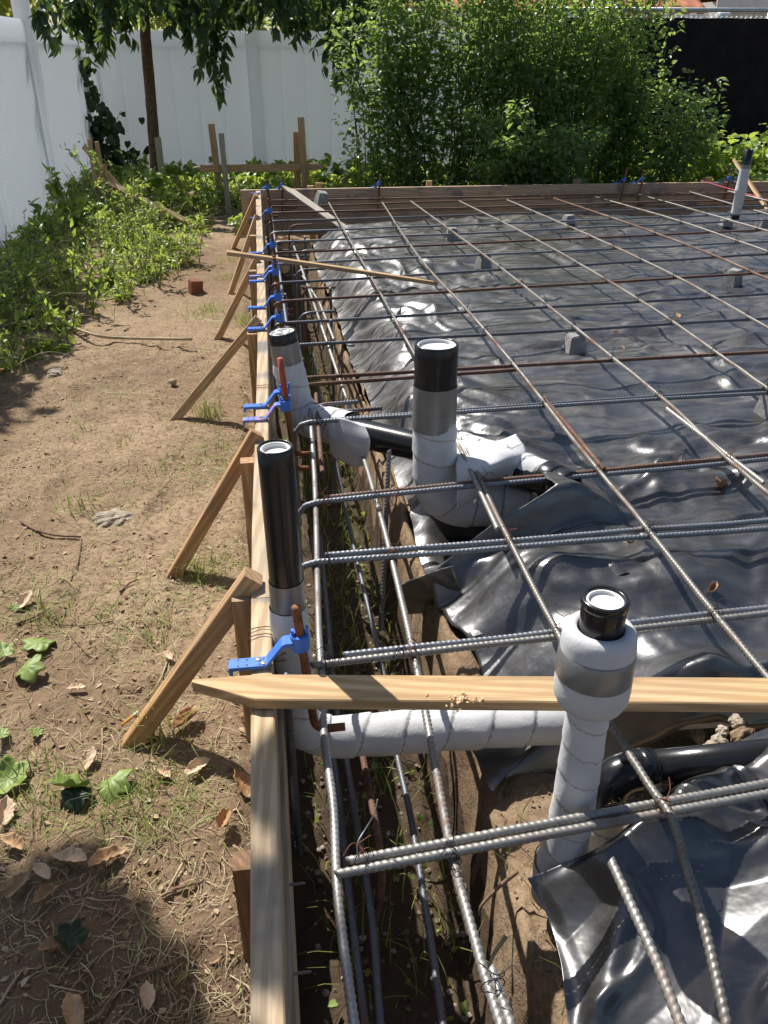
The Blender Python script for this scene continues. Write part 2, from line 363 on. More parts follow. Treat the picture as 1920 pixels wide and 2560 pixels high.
tag(gnd, 'bare brown yard soil with footing trench dug along the forms', None, None, 'structure')

# ================================================================== BLACK PLASTIC SHEETS
def crease(x, y, f, a, s):
    q = x*math.cos(a)+y*math.sin(a); r = -x*math.sin(a)+y*math.cos(a)
    n = noise(q*f, r*f*.38, s)
    return np.abs(n)
def plast_h(x, y, wr=True, lap=False):
    x = np.asarray(x, float); y = np.asarray(y, float)
    s = x-xe(y); z = -.138+0*x
    if not lap: z = z-.148*(1-sst(-.03, .25, s))**1.3
    if lap: s = s*0+1
    else: z = z-.15*sst(.76, .60, x)*sst(2.16, 2.05, y)*sst(.0, .2, s)
    z = z-.16*sst(6.18, 6.36, y)
    z = z-.13*(1-sst(1.13, 1.19, y))
    z = z+.012*noise(x*1.1, y*1.3, 30)
    if wr:
        frontm = sst(2.9, 1.8, y); left = sst(.75, .2, s)
        wx = x+.12*noise(x*1.7, y*1.7, 31); wy = y+.12*noise(x*1.7, y*1.7, 32)
        z = z+(1-.25*frontm)*(.024*noise(wx*.9, wy*2.6, 33)+.027*facet(wx*1.5+wy*.5, wy*4.6-wx*.5, 4)+.008*facet(wx*3.4-wy*1.2, wy*6.5+wx, 5)+.0015*facet(wx*9, wy*20+wx*2, 6))
        for sd_, fx_, fy_, am_ in ((91, 1.5, 3.4, .020), (92, 2.6, 2.1, .018), (93, 3.2, 4.6, .007), (94, .9, 4.5, .015)):
            n_ = noise(wx*fx_, wy*fy_, sd_); z = z+am_*np.exp(-(n_/.085)**2)*sst(-.15, .25, noise(wx*1.3, wy*1.3, sd_+9))*sst(.02, .12, s+0*x)
        fold = crease(wx, wy, 7.5, .95, 35); z = z+left*sst(0, .1, s)*(.042*(fold-.25)+.010*crease(wx, wy, 17, .8, 36))
        z = z+frontm*(.046*facet(wx*3.6+wy*1.2, wy*4.4-wx*.9, 1)+.022*facet(wx*7+wy*2.5, wy*7-wx*2.5, 2)+.006*facet(wx*17-wy*6, wy*16+wx*5, 3)+.02*noise(wx*2.2, wy*2.2, 37))
        z = z+(1-frontm*.5)*.012*(crease(wx, wy, 3.0, -.25, 40)-.2)
    return z
sheet = empty('plastic_sheet', (1.5, 3.0, -.14))
tag(sheet, 'large wrinkled black plastic sheet spread under the rebar grid', 'plastic sheet')
sy_ = axis((1.50, 2.4, .011), (2.4, 4.0, .018), (4.0, 6.37, .035)); ss_ = axis((0, .9, .0105), (.9, 2.2, .018), (2.2, 7.2, .06))
SS, SY = np.meshgrid(ss_, sy_); SX = xe(SY)+SS
edge_in = .009*noise(SY*7, SS*0, 50)*np.exp(-SS/.03); SX = SX+edge_in
SZ = plast_h(SX, SY)
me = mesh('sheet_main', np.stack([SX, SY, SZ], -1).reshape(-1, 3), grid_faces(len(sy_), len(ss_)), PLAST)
part('sheet_surface', me, sheet)
def patch(rows, nu=50, nv=40, amp=.008, seed=0, freq=14):
    """smooth sheet through a lattice of 3D points, crumpled along its normal"""
    A = np.array([[tuple(p) for p in r] for r in rows])
    R = np.array([spline(list(r), nu//(len(r)-1)) for r in A])
    C = np.array([spline(list(R[:, j]), nv//(len(rows)-1)) for j in range(R.shape[1])])
    C = C.transpose(1, 0, 2); du = np.gradient(C, axis=1); dv = np.gradient(C, axis=0); N = np.cross(du, dv); N /= np.linalg.norm(N, axis=2)[..., None]+1e-9
    x = C[..., 0]+C[..., 2]*.7; y = C[..., 1]-C[..., 2]*.5
    C = C+N*(amp*(crease(x, y, freq*.5, .7, seed)*2-.6+.6*crease(x, y, freq, 2.1, seed+1)))[..., None]
    return C.reshape(-1, 3), grid_faces(C.shape[0], C.shape[1])
def solid(o, t=.0012):
    m = o.modifiers.new('thickness', 'SOLIDIFY'); m.thickness = t; m.offset = 0; return o
# front lap of the sheet, its free edge lifted over the elbow of the wide riser
EA, EB = pz(1072, 1452, -.235), pz(1392, 1222, -.035)
ya_ = axis((1.135, 2.045, .0095)); sa_ = axis((0, 1.1, .0095), (1.1, 2.4, .02), (2.4, 7.0, .08))
AS, AY = np.meshgrid(sa_, ya_)
xA = np.interp(AY, [1.13, 1.45, EA.y, EB.y, 2.05], [.41, .42, EA.x, EB.x, EB.x+.02])+.010*noise(AY*8, AY*0, 51)
AX = xA+AS; base = plast_h(AX+10*0, AY, True, lap=True)
m_ = sst(EA.y-.05, EA.y+.04, AY); roll = .185*(1-sst(-.03, .27, AS))**1.3
ze = np.interp(AY, [EA.y, (EA.y+EB.y)/2, EB.y, 2.05], [EA.z, -.115, EB.z, -.09])+.008*noise(AY*11, AY*0, 52)
wgt = np.exp(-(AS/.17)**2)*m_
AZ = (base-roll*(1-m_))*(1-wgt)+(ze+.35*(base+.138))*wgt
AZ = AZ+.014-.012*sst(1.98, 2.045, AY)*(1-wgt)
AY2 = AY+.03*noise(AX*2.2, AY*0, 53)*sst(1.8, 2.04, AY)
solid(part('front_lap', mesh('lap', np.stack([AX, AY2, AZ], -1).reshape(-1, 3), grid_faces(len(ya_), len(sa_)), PLAST), sheet))
rows = [[pz(983, 1474, -.25), pz(1035, 1446, -.22), pz(1135, 1412, -.18)],
        [pz(1003, 1506, -.31), pz(1050, 1494, -.29), pz(1150, 1470, -.24)],
        [pz(1020, 1535, -.37), pz(1058, 1532, -.36), pz(1150, 1520, -.32)]]
V, Fq = patch(rows, 24, 24, .006, 63, 16); solid(part('hanging_tail', mesh('tail', V, Fq, PLAST), sheet))
rows = [[pz(1120, 1720, -.27), pz(1250, 1720, -.27), pz(1345, 1725, -.27), pz(1440, 1730, -.27)],
        [pz(1150, 1790, -.312), pz(1250, 1785, -.312), pz(1345, 1790, -.312), pz(1440, 1790, -.312)],
        [pz(1175, 1865, -.325), pz(1240, 1870, -.32), pz(1330, 1850, -.315), pz(1390, 1835, -.315)],
        [pz(1205, 1920, -.33), pz(1240, 1925, -.325), pz(1280, 1905, -.32), pz(1340, 1870, -.315)],
        [pz(1222, 1974, -.335), pz(1234, 1978, -.333), pz(1250, 1955, -.33), pz(1270, 1925, -.325)]]
V, Fq = patch(rows, 30, 36, .006, 66, 10); solid(part('hanging_tail', mesh('tail', V, Fq, PLAST), sheet))

near = empty('plastic_sheet', (1.0, .6, -.16))
tag(near, 'separate black plastic sheet at the near right corner, edge curled over bare soil', 'plastic sheet')
top = [pz(1318, 2200, -.215), pz(1400, 2165, -.185), pz(1480, 2128, -.165), pz(1580, 2050, -.16), pz(1700, 1950, -.15), pz(1810, 1880, -.14), pz(1930, 1812, -.13), pz(2150, 1690, -.14), pz(2600, 1500, -.14)]
left = [pz(1372, 2295, -.235), pz(1400, 2400, -.24), pz(1412, 2500, -.245), pz(1430, 2600, -.25), pz(1450, 2760, -.25)]
A = spline(top, 16)
B = np.array([np.array(left[-1])+(np.array([1.7, -.1, -.16])-np.array(left[-1]))*t for t in np.linspace(0, 1, len(A))])
Lc = spline([top[0]]+left, 16)
nv = 90; tv = np.linspace(0, 1, nv); C = np.zeros((nv, len(A), 3))
sL = np.linspace(0, 1, len(Lc)); LcR = np.stack([np.interp(tv, sL, Lc[:, c]) for c in range(3)], 1)
Rc = A[-1][None]+(B[-1]-A[-1])[None]*tv[:, None]
tu = np.linspace(0, 1, len(A))
for i in range(nv):
    base = A*(1-tv[i])+B*tv[i]
    cl = LcR[i]-base[0]; cr = Rc[i]-base[-1]
    C[i] = base+cl[None]*(1-tu)[:, None]+cr[None]*tu[:, None]
# resample finer in u
fu = np.linspace(0, 1, 260)**1.25
C = np.stack([[np.interp(fu, tu, C[i, :, c]) for c in range(3)] for i in range(nv)]).transpose(0, 2, 1)
fv = np.linspace(0, 1, 170); C = np.stack([[np.interp(fv, tv, C[:, j, c]) for c in range(3)] for j in range(C.shape[1])]).transpose(2, 0, 1)
x, y = C[..., 0], C[..., 1]
edge = np.minimum(fu[None, :]*3.2, fv[:, None]*1.8)
inn = sst(0, .12, edge)
wx = x+.1*noise(x*2, y*2, 71); wy = y+.1*noise(x*2, y*2, 72)
C[..., 2] += inn*(.12*(x-.55)*sst(.5, .9, x)+.075*noise(wx*2.9+.3, wy*2.9, 73)+.050*facet(wx*3.9+wy*1.3, wy*4.3-wx*1.2, 7)+.022*facet(wx*8-wy*3, wy*8+wx*3, 8)+.004*facet(wx*18+wy*5, wy*17-wx*6, 9)+.016*np.exp(-(noise(wx*3.1, wy*2.3, 96)/.08)**2)+.010*np.exp(-(noise(wx*4.5, wy*5.1, 97)/.08)**2))
C[..., 2] += (1-inn)*.014*noise(x*9, y*9, 77)
solid(part('sheet_surface', mesh('near_sheet', C.reshape(-1, 3), grid_faces(170, 260), PLAST), near))

# ================================================================== BOARDS
def board_mesh(L, wd, th, mat, tip=0, bev=.0022, seg=1, warp=0.0, seed=0, tipoff=.5):
    """board along +X, width Y, thickness Z; tip = length of a pointed end at x=0"""
    a, b = wd/2, th/2
    sec = [(-a+bev, -b), (a-bev, -b), (a, -b+bev), (a, b-bev), (a-bev, b), (-a+bev, b), (-a, b-bev), (-a, -b+bev)]
    xs = ([(0, .10), (tip*.5, .55), (tip, 1)] if tip else [(0, 1)])+[(tip+(L-tip)*(i+1)/seg, 1) for i in range(seg)]
    V = []
    for x, k in xs:
        oy = warp*math.sin(x/L*3.1+seed)+(1-k)*wd*(tipoff-.5); oz = warp*.6*math.sin(x/L*4.7+seed*2)
        V += [(x, q*k+oy, r+oz) for q, r in sec]
    Fc = [tuple(range(7, -1, -1)), tuple(len(V)-8+i for i in range(8))]
    for i in range(len(xs)-1):
        for j in range(8): k = (j+1) % 8; Fc.append((i*8+j, i*8+k, i*8+8+k, i*8+8+j))
    return mesh('board', V, Fc, mat, False)
def orient(a, b, up=(0, 0, 1)):
    a = Vector(a); b = Vector(b); X = (b-a).normalized(); Z = Vector(up); Y = Z.cross(X).normalized(); Z = X.cross(Y)
    return Matrix(((X.x, Y.x, Z.x, a.x), (X.y, Y.y, Z.y, a.y), (X.z, Y.z, Z.z, a.z), (0, 0, 0, 1)))
def board(name, a, b, wd, th, mat, up=(0, 0, 1), parent=None, **kw):
    o = link(name, board_mesh((Vector(b)-Vector(a)).length, wd, th, mat, **kw)); M = orient(a, b, up)
    if parent is not None: o.parent = parent; o.matrix_parent_inverse = Matrix.Translation(-parent.location)
    o.matrix_basis = M; return o
def wood_thing(name, label, cat, *args, group=None, **kw):
    return tag(board(name, *args, **kw), label, cat, group)

# side form: 38 mm boards on edge, top at z=0
JY = 1.36                                            # the two upper boards butt here
def xb(y): return float(np.interp(y, [-.5, .54, 1.04, 1.64, 2.26, 2.93, 3.94, 6.9], [-.052, -.051, -.051, -.045, -.032, -.02, -.012, .006]))
wood_thing('form_board', 'nearest weathered form board running along the trench, grey stained top edge', 'form board', (xb(-.4), -.4, -.07), (xb(JY), JY, -.07), .038, .14, WOOD_FORM, seg=14, warp=.0015, group='form boards of the long side')
def bent_board(name, label, y0, y1, zc, h, off, mat, mod, group):
    n = 40; ys = np.linspace(y0, y1, n); V = []
    a, b, bev = .019, h/2, .0025
    sec = [(-a+bev, -b), (a-bev, -b), (a, -b+bev), (a, b-bev), (a-bev, b), (-a+bev, b), (-a, b-bev), (-a, -b+bev)]
    for yy in ys: V += [(yy-y0, -(xb(yy)+off-xb(y0)-off+q)*1.0, r+.0025*math.sin(yy*3.7)) for q, r in sec]
    Fc = [tuple(range(8)), tuple(len(V)-1-i for i in range(8))]
    for i in range(n-1):
        for j in range(8): k = (j+1) % 8; Fc.append((i*8+k, i*8+j, i*8+8+j, i*8+8+k))
    o = link(name, mesh('board', V, Fc, mat, False))
    o.matrix_basis = Matrix(((0, -1, 0, xb(y0)+off), (1, 0, 0, y0), (0, 0, 1, zc), (0, 0, 0, 1)))
    return tag(o, label, 'form board', group)
bent_board('form_board', 'long form board on edge running from the near splice to the far corner', JY+.004, 6.86, -.07, .14, 0, WOOD_FORM, 0, 'form boards of the long side')
bent_board('form_board', 'lower form board set slightly inside beneath the long side top boards', -.4, 6.86, -.225, .155, .011, WOOD_FORM, 0, 'form boards of the long side')
# far form: two boards on edge
FA, FB = Vector((-.13, 6.93, 0)), Vector((6.6, 6.74, 0))
dz = Vector((0, 0, 1))
wood_thing('form_board', 'upper far form board with dark smudges standing across the back of the slab', 'form board', FA-dz*.088, FB-dz*.088, .038, .176, WOOD_FORM_FAR, seg=20, warp=.004, group='far form boards')
wood_thing('form_board', 'lower far form board beneath the smudged upper one', 'form board', FA-dz*.263+Vector((.0, .004, 0)), FB-dz*.263+Vector((0, .004, 0)), .038, .168, WOOD_FORM_FAR, seg=20, warp=.004, group='far form boards')

# kicker braces leaning on the side form, stakes beside it
kk = [((336, 1851), (640, 1438), .040, 'nearest and thickest', WOOD_ORANGE), ((437, 1434), (652, 1080), .036, 'second nearest', WOOD_ORANGE), ((431, 1058), (654, 795), .034, 'third nearest, longest-shadowed', WOOD_NEW),
      ((542, 852), (653, 643), .034, 'slat-bearing', WOOD_NEW), ((578, 728), (649, 540), .034, 'second farthest', WOOD_NEW), ((580, 628), (645, 487), .032, 'farthest', WOOD_NEW)]
for (b_, t_, wd, nm, mt) in kk:
    b0 = pz(*b_, -.37 if b_[1] > 640 else -.42)
    t0 = pz(*t_, .022); t0.x = min(t0.x, xb(t0.y)-.012)
    bb = b0+(b0-t0).normalized()*.03
    wood_thing('brace', nm+' raw wood brace leaning from the soil to the side form', 'brace', bb, t0, wd, wd, mt, up=(.3, -.8, .5), group='braces along the side form', seg=3)
for i, ((px, py), zt, nm) in enumerate([((606, 1490), -.012, 'square topped stake beside the nearest brace'), ((626, 1150), -.02, 'stake beside the second brace, behind the tall black pipe'), ((637, 832), -.005, 'stake just behind the head of the third brace'),
                                        ((642, 676), .0, 'stake under the pair of blue holders'), ((640, 588), .0, 'stake near the crossing thin slat'), ((609, 2150), -.16, 'low brown stake against the nearest form board')]):
    p = pz(px, py, zt); p.x = xb(p.y)-.019-.021
    wood_thing('stake', 'wooden '+nm, 'stake', (p.x, p.y, -.62), (p.x, p.y, zt), .036, .036, WOOD_ORANGE if i != 5 else WOOD_DARK, up=(0, 1, 0), group='stakes holding the side form', seg=2)

# loose stakes and slats
a, b = pz(478, 1727, .013), pz(2150, 1739, .013)
wood_thing('wooden_plank', 'flat pointed plank laid across the form board and trench in front', 'plank', a, b, .064, .021, WOOD_NEW, tip=.11, seg=6, tipoff=.72)
# chewed splinters on the plank
pl_dir = (b-a).normalized()
a = Vector((-.115, 4.95, .085)); 
a = pz(566, 632, .10); b = pz(1092, 707, -.10)
wood_thing('lath', 'thin pale slat lying across the side form onto the plastic', 'slat', a, b, .042, .018, WOOD_NEW, seg=4, warp=.004)
a = on_y(711, 466, 6.86); b = pz(945, 630, -.24)
wood_thing('wooden_stake', 'pale grey pointed stake leaning on the far form board', 'stake', a, b, .062, .02, WOOD_GREY, tip=.12, seg=3, up=(.2, -.6, .75), tipoff=.2)
a = on_y(1834, 398, 7.05); b = pz(1950, 570, -.22)
wood_thing('brace', 'yellow raw wood brace with rounded top at the far right end of the far form', 'brace', a, b, .07, .02, WOOD_NEW, seg=2, tip=.07, up=(.3, -.9, .3))
for px, py, wd, mt, nm in [(1073, 452, .045, WOOD_NEW, 'pale stake end showing above the far form below the bush'), (1443, 447, .06, WOOD_ORANGE, 'dark red brown stake end showing above the far form'), (1772, 443, .055, WOOD_NEW, 'light stake end behind the far form near the pink string'),
                       (797, 457, .05, WOOD_ORANGE, 'reddish stake end beside the far left batter board'), (776, 464, .05, WOOD_NEW, 'pale low stake end beside the reddish one')]:
    p = on_y(px, py, 6.99); wood_thing('stake', 'wooden '+nm, 'stake', (p.x, p.y, -.6), p, wd, .034, mt, up=(0, 1, 0), group='stakes behind the far form')

# batter board of thin stakes beyond the far corner
def stake_px(t, b_, Y, wd, mt, nm, th=.025, **kw):
    A_, B_ = on_y(*t, Y), on_y(*b_, Y); B_ = B_+(B_-A_).normalized()*.08
    return wood_thing('stake', nm, 'stake', B_, A_, wd, th, mt, up=(0, 1, 0), seg=3, **kw)
g = 'batter board stakes beyond the far corner'
stake_px((528, 310), (556, 530), 8.6, .062, WOOD_NEW, 'tall tan stake at the left end of the far crossbar', group=g)
stake_px((553, 333), (574, 560), 8.45, .05, WOOD_GREY, 'grey grained stake right beside the tall tan one', group=g)
stake_px((752, 293), (765, 500), 8.5, .062, WOOD_NEW, 'tallest tan stake at the right end of the far crossbar', group=g)
stake_px((741, 330), (745, 500), 8.6, .062, WOOD_ORANGE, 'dark brown stake hidden partly behind the tallest tan stake', group=g)
A_, B_ = on_y(501, 422, 8.53), on_y(816, 417, 8.53)
wood_thing('crossbar', 'horizontal wooden crossbar nailed between the far batter stakes', 'crossbar', B_, A_, .064, .02, WOOD_NEW, up=(0, 1, 0), tip=.1, seg=3)
g = 'batter board pieces in the fence corner'
stake_px((223, 347), (256, 575), 7.9, .034, WOOD_NEW, 'upright stake in the fence corner with a square top', .034, group=g)
stake_px((241, 354), (275, 522), 8.3, .034, WOOD_NEW, 'thinner stake just behind the square topped corner stake', .03, group=g)
stake_px((264, 411), (208, 545), 7.85, .034, WOOD_ORANGE, 'slanted short stake crossing the upright corner stake', .034, group=g)
a, b = on_y(250, 447, 7.9), pz(560, 598, -.46)
wood_thing('lath', 'long slat sloping from the corner stakes down into the weeds', 'slat', a, b, .045, .02, WOOD_NEW, up=(.2, -.7, .6), seg=3, group=g)
a, b = on_y(210, 367, 8.25), on_y(420, 610, 7.6)
wood_thing('lath', 'darker slat crossing behind the long sloping one', 'slat', a, b, .045, .02, WOOD_ORANGE, up=(0, -1, .3), seg=3, group=g)
A_, B_ = on_y(394, 343, 10.2), on_y(410, 480, 10.2)
wood_thing('stake', 'pink topped grey stake standing beside the tree trunk', 'stake', B_, A_, .07, .03, WOOD_GREY, up=(0, 1, 0), seg=2)

# ================================================================== REBAR
def cam_d(P): return np.linalg.norm(P-np.array([0, 0, CAM_Z]), axis=1)
def rebar_mesh(P, r=.0064, mat=STEEL, pitch=.0102, lim=3.6, hard=6.0):
    P = np.asarray([tuple(p) for p in P], float)
    Q, s = resample(P, .03); d = cam_d(Q)
    step = np.where(d < lim, pitch/4, np.where(d < hard, .012, .06))
    ss = [0.0]; 
    while ss[-1] < s[-1]: ss.append(ss[-1]+float(np.interp(ss[-1], s, step)))
    ss = np.array(ss); ss[-1] = s[-1]
    Q2 = np.stack([np.interp(ss, s, Q[:, c]) for c in range(3)], 1)
    sides = 10; ph = np.linspace(0, 2*np.pi, sides, endpoint=False)
    k = (ss/pitch) % 1
    rib = np.where(k > .72, 1.0, 0.0)*(np.interp(ss, s, d) < lim)
    R = r*(1+.15*rib[:, None]+.06*(np.abs(np.cos(ph))[None] > .98))
    V, Fq = sweep(Q2, R, sides, True, tilt=r*.55)
    return mesh('rebar', V, fixq(Fq), mat)
def jit(P, amp=.002):
    P = np.asarray([tuple(p) for p in P], float); P[:, 2] += rng.normal(0, amp, len(P)); return P
REBARS = []
def rebar(P, label, mat=STEEL, r=.0064, group=None, **kw):
    P0 = Vector(P[0]); o = link('rebar', rebar_mesh(P, r, mat, **kw)); tag(o, label, 'rebar', group); return o
ZT, ZL, ZE = -.060, -.047, -.0735
def hook(x0, y0, z0, leg=.36, r=.045):
    """90 degree bend down at the left end of a crosswise bar"""
    out = [(x0, y0, z0-leg), (x0, y0, z0-r*1.6)]
    for t in np.linspace(0, math.pi/2, 6): out.append((x0+r*(1-math.cos(t)), y0, z0-r+r*math.sin(t)))
    return out
ordn = ['nearest', 'second', 'third', 'fourth', 'fifth', 'sixth', 'seventh', 'eighth', 'ninth', 'tenth', 'eleventh', 'twelfth', 'thirteenth', 'fourteenth', 'fifteenth', 'sixteenth', 'farthest']
# (left end px, right end px, hook at the left, material, optional lap bar (left, right, mat))
TB = [((842, 2186), (1920, 1983), 0, STEEL_L, ((871, 2152), (1920, 1957), STEEL_L)),
      ((780, 1661), (1920, 1531), 0, STEEL_L, ((861, 1638), (1920, 1519), STEEL)),
      ((787, 1405), (1920, 1320), 1, STEEL, ((816, 1388), (1920, 1301), STEEL)),
      ((787, 1256), (1920, 1147), 1, STEEL, ((827, 1243), (1920, 1136), RUST)),
      ((772, 1055), (1920, 981), 1, STEEL, ((830, 1049), (1920, 972), STEEL_D)),
      ((752, 945), (1920, 879), 0, RUST, ((775, 962), (1290, 925), RUST)),
      ((740, 863), (1920, 795), 1, STEEL_D, None), ((706, 808), (1920, 735), 1, STEEL_D, None), ((706, 753), (1920, 682), 1, RUST, None), ((697, 707), (1920, 635), 1, STEEL_D, None),
      ((690, 661), (1920, 604), 1, STEEL, None), ((693, 632), (1920, 574), 1, RUST, None), ((696, 605), (1920, 549), 1, STEEL, None), ((690, 580), (1920, 533), 1, STEEL, None),
      ((684, 553), (1920, 515), 1, STEEL_D, None), ((680, 533), (1920, 498), 0, RUST, None), ((680, 517), (1920, 479), 0, RUST, None)]
TY = []
for i, (l, r_, hk, mt, lap) in enumerate(TB):
    A_, B_ = pz(*l, ZT), pz(*r_, ZT); d_ = B_-A_; n = max(8, int(d_.length/.25)); ext = 1.2 if i < 5 else .9
    TY.append((A_, B_))
    P = jit([A_+d_*(t*(1+ext*1.0/d_.length)) for t in np.linspace(0, 1, n)], .0018)
    if hk: P = np.vstack([hook(A_.x-.045, A_.y, A_.z), P[1:]])
    nm = ordn[i]+' crosswise bar counted from the front'
    rebar(P, ('hooked grey ' if hk and mt is not RUST else 'rusty ' if mt is RUST else 'grey straight ')+nm+(', lower of its pair' if lap else ''), mt, group='crosswise bars of the rebar grid')
    if lap:
        a, b = pz(*lap[0], ZT+.001), pz(*lap[1], ZT+.001); e = (b-a)*(1.25 if i != 5 else 1)
        rebar(jit([a+e*t for t in np.linspace(0, 1, 8)], .0012), ('rusty' if lap[2] is RUST else 'grey')+' lapped bar tied against the '+ordn[i]+' crosswise bar'+', orange cut end'*(i in (0, 1, 3)), lap[2], group='lapped bars of the crosswise pairs')
LB = [([(822, 507), (909, 660), (1000, 820), (1142, 1082), (1267, 1338), (1408, 1609), (1518, 1798), (1625, 1966)], STEEL_M),
      ([(956, 507), (1047, 642), (1168, 775), (1290, 917), (1434, 1100), (1614, 1317), (1782, 1528), (1920, 1696)], STEEL_M),
      ([(1027, 503), (1232, 654), (1440, 821), (1649, 989), (1814, 1143), (1920, 1233)], STEEL_M), ([(1148, 503), (1330, 593), (1588, 743), (1788, 879), (1920, 972)], STEEL_M),
      ([(1267, 500), (1463, 584), (1678, 685), (1920, 819)], STEEL_M), ([(1385, 496), (1584, 563), (1776, 635), (1920, 697)], RUST), ([(1487, 492), (1690, 550), (1920, 629)], STEEL_M),
      ([(1597, 486), (1753, 530), (1920, 578)], STEEL_M), ([(1724, 480), (1920, 536)], STEEL_M), ([(1819, 478), (1920, 502)], STEEL_L)]
LX = []
for i, (pts, mt) in enumerate(LB):
    P = [pz(a, b, ZL) for a, b in pts]
    if i == 0:
        P += [pz(1678, 2041, -.035), pz(1712, 2157, -.035), pz(1764, 2330, -.05), pz(1816, 2560, -.07), pz(1850, 2760, -.09)]
    else: P.append(P[-1]+(P[-1]-P[-2]).normalized()*(.5 if i < 3 else .9))
    LX.append(P)
    rebar(jit(spline(P, 6), .0006), 'long bar running away, '+['first', 'second', 'third', 'fourth', 'fifth', 'sixth', 'seventh', 'eighth', 'ninth', 'tenth'][i]+' from the trench side'+(', bent near end' if i == 0 else ''), mt, group='lengthwise bars of the rebar grid')
for pts, nm, mt in [([(1142, 1103), (1245, 1325)], 'short lapped end lying left of the first lengthwise bar', STEEL_L), ([(1359, 993), (1510, 1174)], 'short lapped end beside the second lengthwise bar, rusty tip', RUST), ([(1666, 1021), (1909, 1207)], 'short lapped end beside the third lengthwise bar, rusty tip', STEEL_L)]:
    P = [pz(a, b, ZL-.001) for a, b in pts]
    if '1142' in str(pts): P = [P[0]+(P[0]-P[1])*1.0]+P
    rebar(jit(P, 0), 'steel '+nm, mt, group='lapped ends of lengthwise bars')
rebar([pz(1527, 2151, -.05), pz(1640, 2400, -.06), pz(1701, 2560, -.065), pz(1760, 2760, -.07)], 'short loose rebar with rusty cut end over the near plastic', STEEL_L)
# edge bars in the trench
E1 = [(771, 976), (787, 1200), (796, 1547), (804, 1692), (810, 1840), (833, 2013), (845, 2245), (885, 2560), (920, 2800)]
rebar(spline([pz(a, b, ZE) for a, b in E1], 6), 'rust streaked bar along the trench under the hooked ends', m_rebar('rebar_streaked_steel', (.42, .41, .39), .22), group='trench edge bars')
rebar([pz(a, b, ZE) for a, b in [(790, 985), (800, 1120), (807, 1185)]], 'short lap bar with orange end beside the rust streaked trench bar', RUST, group='trench edge bars')
rebar(spline([pz(a, b, ZE) for a, b in [(676, 520), (699, 682), (718, 820), (744, 1000)]], 6), 'edge bar close to the side form in the far half of the trench', STEEL, group='trench edge bars')
E2 = [(735, 616), (792, 780), (854, 961), (925, 1196), (973, 1371), (1047, 1696), (1120, 2089), (1145, 2199), (1183, 2334), (1213, 2443), (1251, 2560), (1310, 2780)]
E2Z = {854: -.095, 925: -.13}
E2L = [pz(a, b, E2Z.get(a, ZE)) for a, b in E2]; E2L[3:3] = [pz(882, 1039, -.158), pz(907, 1136, -.162)]
rebar(spline(E2L, 6), 'scuffed inner trench bar running the whole length beside the soil wall', STEEL_L, group='trench edge bars')
rebar([pz(a, b, ZE) for a, b in [(1228, 2420), (1276, 2560), (1350, 2780)]], 'lap bar wired to the near end of the inner trench bar', STEEL_L, group='trench edge bars')
rebar([pz(a, b, ZE) for a, b in [(757, 690), (800, 760), (836, 852)]], 'short bar doubled along the far inner trench bar', STEEL_L, group='trench edge bars')
for pts, nm, mt in [([(782, 1340), (815, 1760), (833, 1891), (850, 2017), (871, 2220), (913, 2560), (950, 2850)], 'leftmost bar low in the trench bottom', STEEL_D), ([(800, 1340), (840, 1760), (865, 1895), (901, 2114), (930, 2304), (951, 2560), (985, 2850)], 'second bar low in the trench bottom', STEEL_D),
                    ([(783, 886), (810, 1036), (837, 1145), (885, 1368), (955, 1663), (991, 1878), (1027, 2043), (1069, 2304), (1107, 2560), (1150, 2850)], 'third and longest bar low in the trench bottom', STEEL_D)]:
    rebar(spline([pz(a, b, -.40) for a, b in pts], 5), 'dark '+nm, mt, group='bars low in the trench')
rebar(spline([pz(905, 1880, -.36), pz(928, 2000, -.34), pz(951, 2127, -.33), pz(955, 2215, -.38), pz(930, 2330, -.46)], 8), 'rusty bent stirrup bar lying in the trench', RUST)
rebar([pz(973, 1126, -.06), pz(952, 1590, -.50)], 'upright rebar stub with orange cut top at the soil wall', STEEL_D, group='upright rebar stubs')
for (t, b_, nm) in [((762, 592), (776, 720), 'stub in the far trench'), ((826, 720), (830, 840), 'stub before the far plastic edge'), ((713, 735), (716, 830), 'stub by the blue holders'), ((716, 1690), (738, 2100), 'stub in the shade of the near form board'), ((828, 800), (832, 990), 'stub beside the inner trench bar')]:
    a = pz(*t, -.05); b = Vector((a.x, a.y, -.52)); rebar([a, b], 'upright dark rebar '+nm, STEEL_D, group='upright rebar stubs')
for (px, py) in [(775, 1035), (832, 1052), (745, 640), (738, 690), (722, 575), (727, 618), (757, 738), (747, 800)]:
    a = pz(px, py, -.10); rebar(hook(a.x, a.y, a.z+.03, .33)+[(a.x+.16, a.y+.01, a.z+.03)], 'hooked dark stirrup bar standing in the trench', RUST if px in (722, 757) else STEEL_D, group='hooked stirrup bars')
# bars against the far form
for k, (zz, yy) in enumerate([(-.07, 6.84), (-.30, 6.80), (-.40, 6.62), (-.42, 6.50)]):
    rebar([(.1, yy, zz), (2, yy-.05, zz), (4, yy-.1, zz), (6.4, yy-.18, zz)], ['top bar tight against the far form', 'middle bar low on the far form', 'low bar in the far trench', 'lowest bar in the far trench beside the plastic'][k], [RUST, STEEL_D, STEEL_D, STEEL_D][k], group='bars along the far trench')
A_ = on_y(372, 468, 8.2); rebar([A_, Vector((A_.x+.02, 8.2, -.55))], 'rusty rebar pin standing in the weeds by the sloping slat', RUST)

